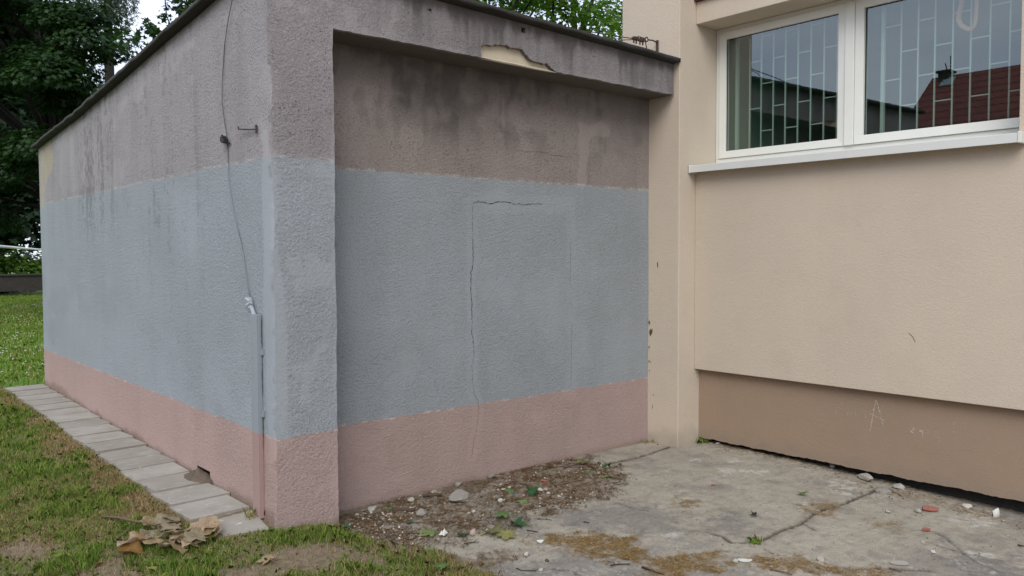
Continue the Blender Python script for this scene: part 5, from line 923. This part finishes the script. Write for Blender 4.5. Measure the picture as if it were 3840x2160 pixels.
STAR = np.array([(0, 1), (.22, .42), (.85, .55), (.42, .02), (.52, -.62), (0, -.38), (-.52, -.62), (-.42, .02), (-.85, .55), (-.22, .42)])
LOBE = np.array([(0, 1), (.62, .35), (.45, -.55), (0, -.35), (-.45, -.55), (-.62, .35)])
def foliage(cents, radii, per, size, flat=.6, seed=1, shape=STAR, droop=.25):
    g = np.random.default_rng(seed); out = []; cents = np.asarray(cents, float); k = len(shape)
    for c, r in zip(cents, radii):
        n = int(per*(r**1.6)); d = g.normal(size=(n, 3)); d /= np.linalg.norm(d, axis=1)[:, None]; rad = r*g.random(n)**.40; p = d*rad[:, None]*np.array([1, 1, flat]); p[:, 2] -= droop*(np.hypot(p[:, 0], p[:, 1])**2)/r
        nrm = np.array([0, 0, .95])+d*np.array([.7, .7, .5])+g.normal(0, .42, (n, 3)); nrm /= np.linalg.norm(nrm, axis=1)[:, None]
        t = g.normal(size=(n, 3)); t -= (t*nrm).sum(1)[:, None]*nrm; t /= np.linalg.norm(t, axis=1)[:, None]; b = np.cross(nrm, t); s = size*(.6+.7*g.random(n))[:, None, None]
        out.append(((c+p)[:, None, :]+s*(t[:, None, :]*shape[None, :, :1]+b[:, None, :]*shape[None, :, 1:])).reshape(-1, 3))
    return np.vstack(out)
def crown_pts(c, R, n, seed, inner=.35, keep=None, rr=(.7, 1.25)):
    g = np.random.default_rng(seed); P_, rad = [], []
    while len(P_) < n:
        d = g.normal(size=3); d /= np.linalg.norm(d); p = np.array(c)+d*np.array(R)*(inner+(1-inner)*g.random()**.5)*(.85+.3*g.random())
        if keep is not None and not keep(p): continue
        P_.append(p); rad.append(g.uniform(*rr))
    return np.array(P_), np.array(rad)
def tree(label, base, h, c, R, n, mat, per, size, seed, tr=.22, keep=None, rr=(.7, 1.25), flat=.6, nm='tree', limbs=14, extra=None, shape=STAR, group='trees behind the annex and lawn'):
    bz = gz(*base); t = thing(nm, (*base, bz), label, 'tree', group); P_, rad = crown_pts(c, R, n, seed, keep=keep, rr=rr)
    if extra is not None: P_ = np.vstack([P_, [e[:3] for e in extra]]); rad = np.concatenate([rad, [e[3] for e in extra]])
    me = np_mesh('crown', foliage(P_, rad, per, size, flat, seed+1, shape), len(shape)); link('crown', me, TL[mat], t)
    r = random.Random(seed); m_ = MB(); top = (c[0]+r.uniform(-.3, .3), c[1]+r.uniform(-.3, .3), min(h, c[2]+R[2]*.6)); tk = []
    for i in range(9):
        s = i/8; tk.append((base[0]*(1-s)+top[0]*s+r.gauss(0, .06), base[1]*(1-s)+top[1]*s+r.gauss(0, .06), bz-.1+(top[2]-bz)*s))
    m_.tube(tk, [tr*(1.25-.1*i if i == 0 else 1-.105*i) for i in range(9)], 9)
    idx = list(range(len(P_))); r.shuffle(idx)
    for j in idx[:limbs]:
        p = P_[j]; s = min(7, max(2, int(8*(p[2]-bz)/(top[2]-bz)*.62))); a = Vector(tk[s]); b = Vector(p); mid = a.lerp(b, .5)+Vector((r.gauss(0, .3), r.gauss(0, .3), .25+r.gauss(0, .2))); m_.tube([a, a.lerp(mid, .5)+Vector((0, 0, .08)), mid, mid.lerp(b, .5), b], [tr*.36, tr*.28, tr*.2, tr*.13, tr*.06], 6)
    m_.build('trunk', BARK, t, True); return t
# large dark maple left of the annex, beyond the lawn
tree('large dark green maple filling the left edge beyond the lawn', (6.1, 24.9), 12, (4.5, 24.4, 7.2), (3.6, 3.4, 6.0), 98, 'dark', 1700, .072, 201, .26, limbs=22, flat=.42, rr=(.6, 1.15), keep=lambda p: p[0] < 5.75+max(0, 5.5-p[2])*.4)
tree('lighter grey-green tree whose branches rise just over the roof slope', (5.75, 21.9), 8, (6.0, 21.0, 5.0), (1.0, 1.0, .55), 11, 'grey', 1500, .078, 203, .12, rr=(.40, .65), limbs=8)
tree('leafy maple with sparse twigs against the sky above the roof slope', (7.3, 18.2), 9, (5.8, 16.4, 7.0), (1.4, 1.2, .8), 13, 'dark', 480, .078, 205, .065, rr=(.32, .6), limbs=5, extra=[(5.1, 16.4, 5.9, .28), (4.78, 16.4, 5.6, .36), (5.85, 16.3, 6.15, .42), (6.0, 16.2, 6.5, .45), (4.95, 16.5, 6.85, .34), (5.35, 16.3, 6.8, .30)])
# weeping conifer twigs
LX = 8.1
lt = thing('larch_tree', (LX, 30.5, gz(LX, 30.5)), 'grey-green larch with drooping twigs between the maples', 'tree', 'trees behind the annex and lawn'); m_ = MB(); m_.tube([(LX, 30.5, .2), (LX+.05, 30.5, 7), (LX, 30.4, 18)], [.24, .17, .05], 8); r = random.Random(5); tw = []
g = np.random.default_rng(12); out = []
for i in range(80):
    z = r.uniform(10.4, 15.5); an = r.uniform(-.9, .9) if i % 4 else r.uniform(0, 6.28); L_ = r.uniform(.4, 1.3)-.12*max(0, z-12); dx, dy = math.cos(an), math.sin(an); tip = (LX+dx*L_, 30.5+dy*L_, z-.25*L_); m_.tube([(LX, 30.5, z), (LX+dx*L_*.5, 30.5+dy*L_*.5, z+.1), tip], [.045, .03, .012], 5)
    for k in range(12):
        t = r.uniform(.15, 1); b = np.array([LX+dx*L_*t+r.gauss(0, .08), 30.5+dy*L_*t+r.gauss(0, .08), z-.25*L_*t*t]); ln = r.uniform(.5, 1.25); n = 34; s = g.random(n)[:, None]; p = b+np.concatenate([g.normal(0, .05, (n, 2)), -s*ln], 1); d = g.normal(size=(n, 3))*np.array([1, 1, .5])+np.array([0, 0, -.9]); d /= np.linalg.norm(d, axis=1)[:, None]; w_ = np.cross(d, g.normal(size=(n, 3))); w_ /= np.linalg.norm(w_, axis=1)[:, None]
        e_ = .11; ww = .013; out.append(np.stack([p-w_*ww, p+w_*ww, p+d*e_+w_*ww*.5, p+d*e_-w_*ww*.5], 1).reshape(-1, 3))
m_.build('trunk', BARK, lt, True); link('crown', np_mesh('crown', np.vstack(out), 4), TL['larch'], lt)
# maples behind the annex, right
tree('bright green maple with dark trunk above the annex roof, nearer the pillar', (13.9, 14.2), 11, (13.7, 13.6, 7.3), (2.4, 2.0, 2.9), 30, 'bright', 520, .080, 211, .20, limbs=16, rr=(.55, 1.0))
tree('bright green maple with forked trunk above the annex roof, farther from the pillar', (11.4, 14.6), 12, (12.0, 15.2, 8.4), (2.2, 2.0, 2.6), 15, 'bright', 520, .080, 213, .24, limbs=14, rr=(.5, .9), extra=[(10.15, 13.4, 6.75, .5), (9.6, 13.6, 7.1, .4)])
# the dark wood beyond the lawn
for i, (bx, by, c, R, n) in enumerate((((2.6, 39.5), None, (2.6, 39.5, 6.8), (4.2, 3.5, 6.5), 80), ((6.2, 41), None, (6.0, 41, 7), (2.4, 3.5, 7), 60))):
    tree(['dark tree on the far side of the lawn wall, at the left edge', 'tall dark tree beyond the lawn wall behind the large maple'][i], (bx), 14, c, R, n, 'deep', 150, .22, 230+i*3, .32, rr=(1.2, 2.1), limbs=10, group='dark trees beyond the lawn wall')
wd = thing('low_stone_wall', (5, 36.6, .4), 'low dark stone wall along the far end of the lawn', 'wall'); m_ = MB(); m_.box(-14, 24, 36.4, 36.8, .2, .80); m_.build('masonry', plain('dark_stone_wall', (.042, .036, .030), .95, .6, 3.2, .9, .05, dark=(.08, .07, .058)), wd); m_ = MB(); m_.box(-14, 24, 36.34, 36.86, .802, .86); m_.build('coping', plain('coping_stone', (.05, .048, .04), .95, .5, 3), wd)
hc = np.array([(x, 38.0+.5*math.sin(x*1.7), 1.22+.15*math.sin(x*2.3)) for x in np.arange(-9, 20, .55)]); me = np_mesh('hedge', foliage(hc, np.full(len(hc), .72), 330, .12, .9, 77), len(STAR)); tag(link('hedge', me, TL['bright']), 'overgrown green hedge behind the low stone wall', 'hedge', kind='stuff')
rl = thing('white_rail_frame', (1.14, 8.3, .17), 'white horizontal rail crossing the lawn at the left edge', 'rail'); m_ = MB(); A, B = (1.14, 8.3), (4.08, 19.8); m_.tube([(*A, 1.687), ((A[0]+B[0])/2, (A[1]+B[1])/2, 1.687), (*B, 1.687)], .015, 8); m_.build('crossbar', plain('white_rail_paint', (.72, .74, .72), .5, .1), rl, True)
for p in (A, B):
    m_ = MB(); m_.tube([(*p, gz(*p)-.1), (*p, 1.665)], .015, 8); m_.build('post', bpy.data.materials['white_rail_paint'], rl, True)
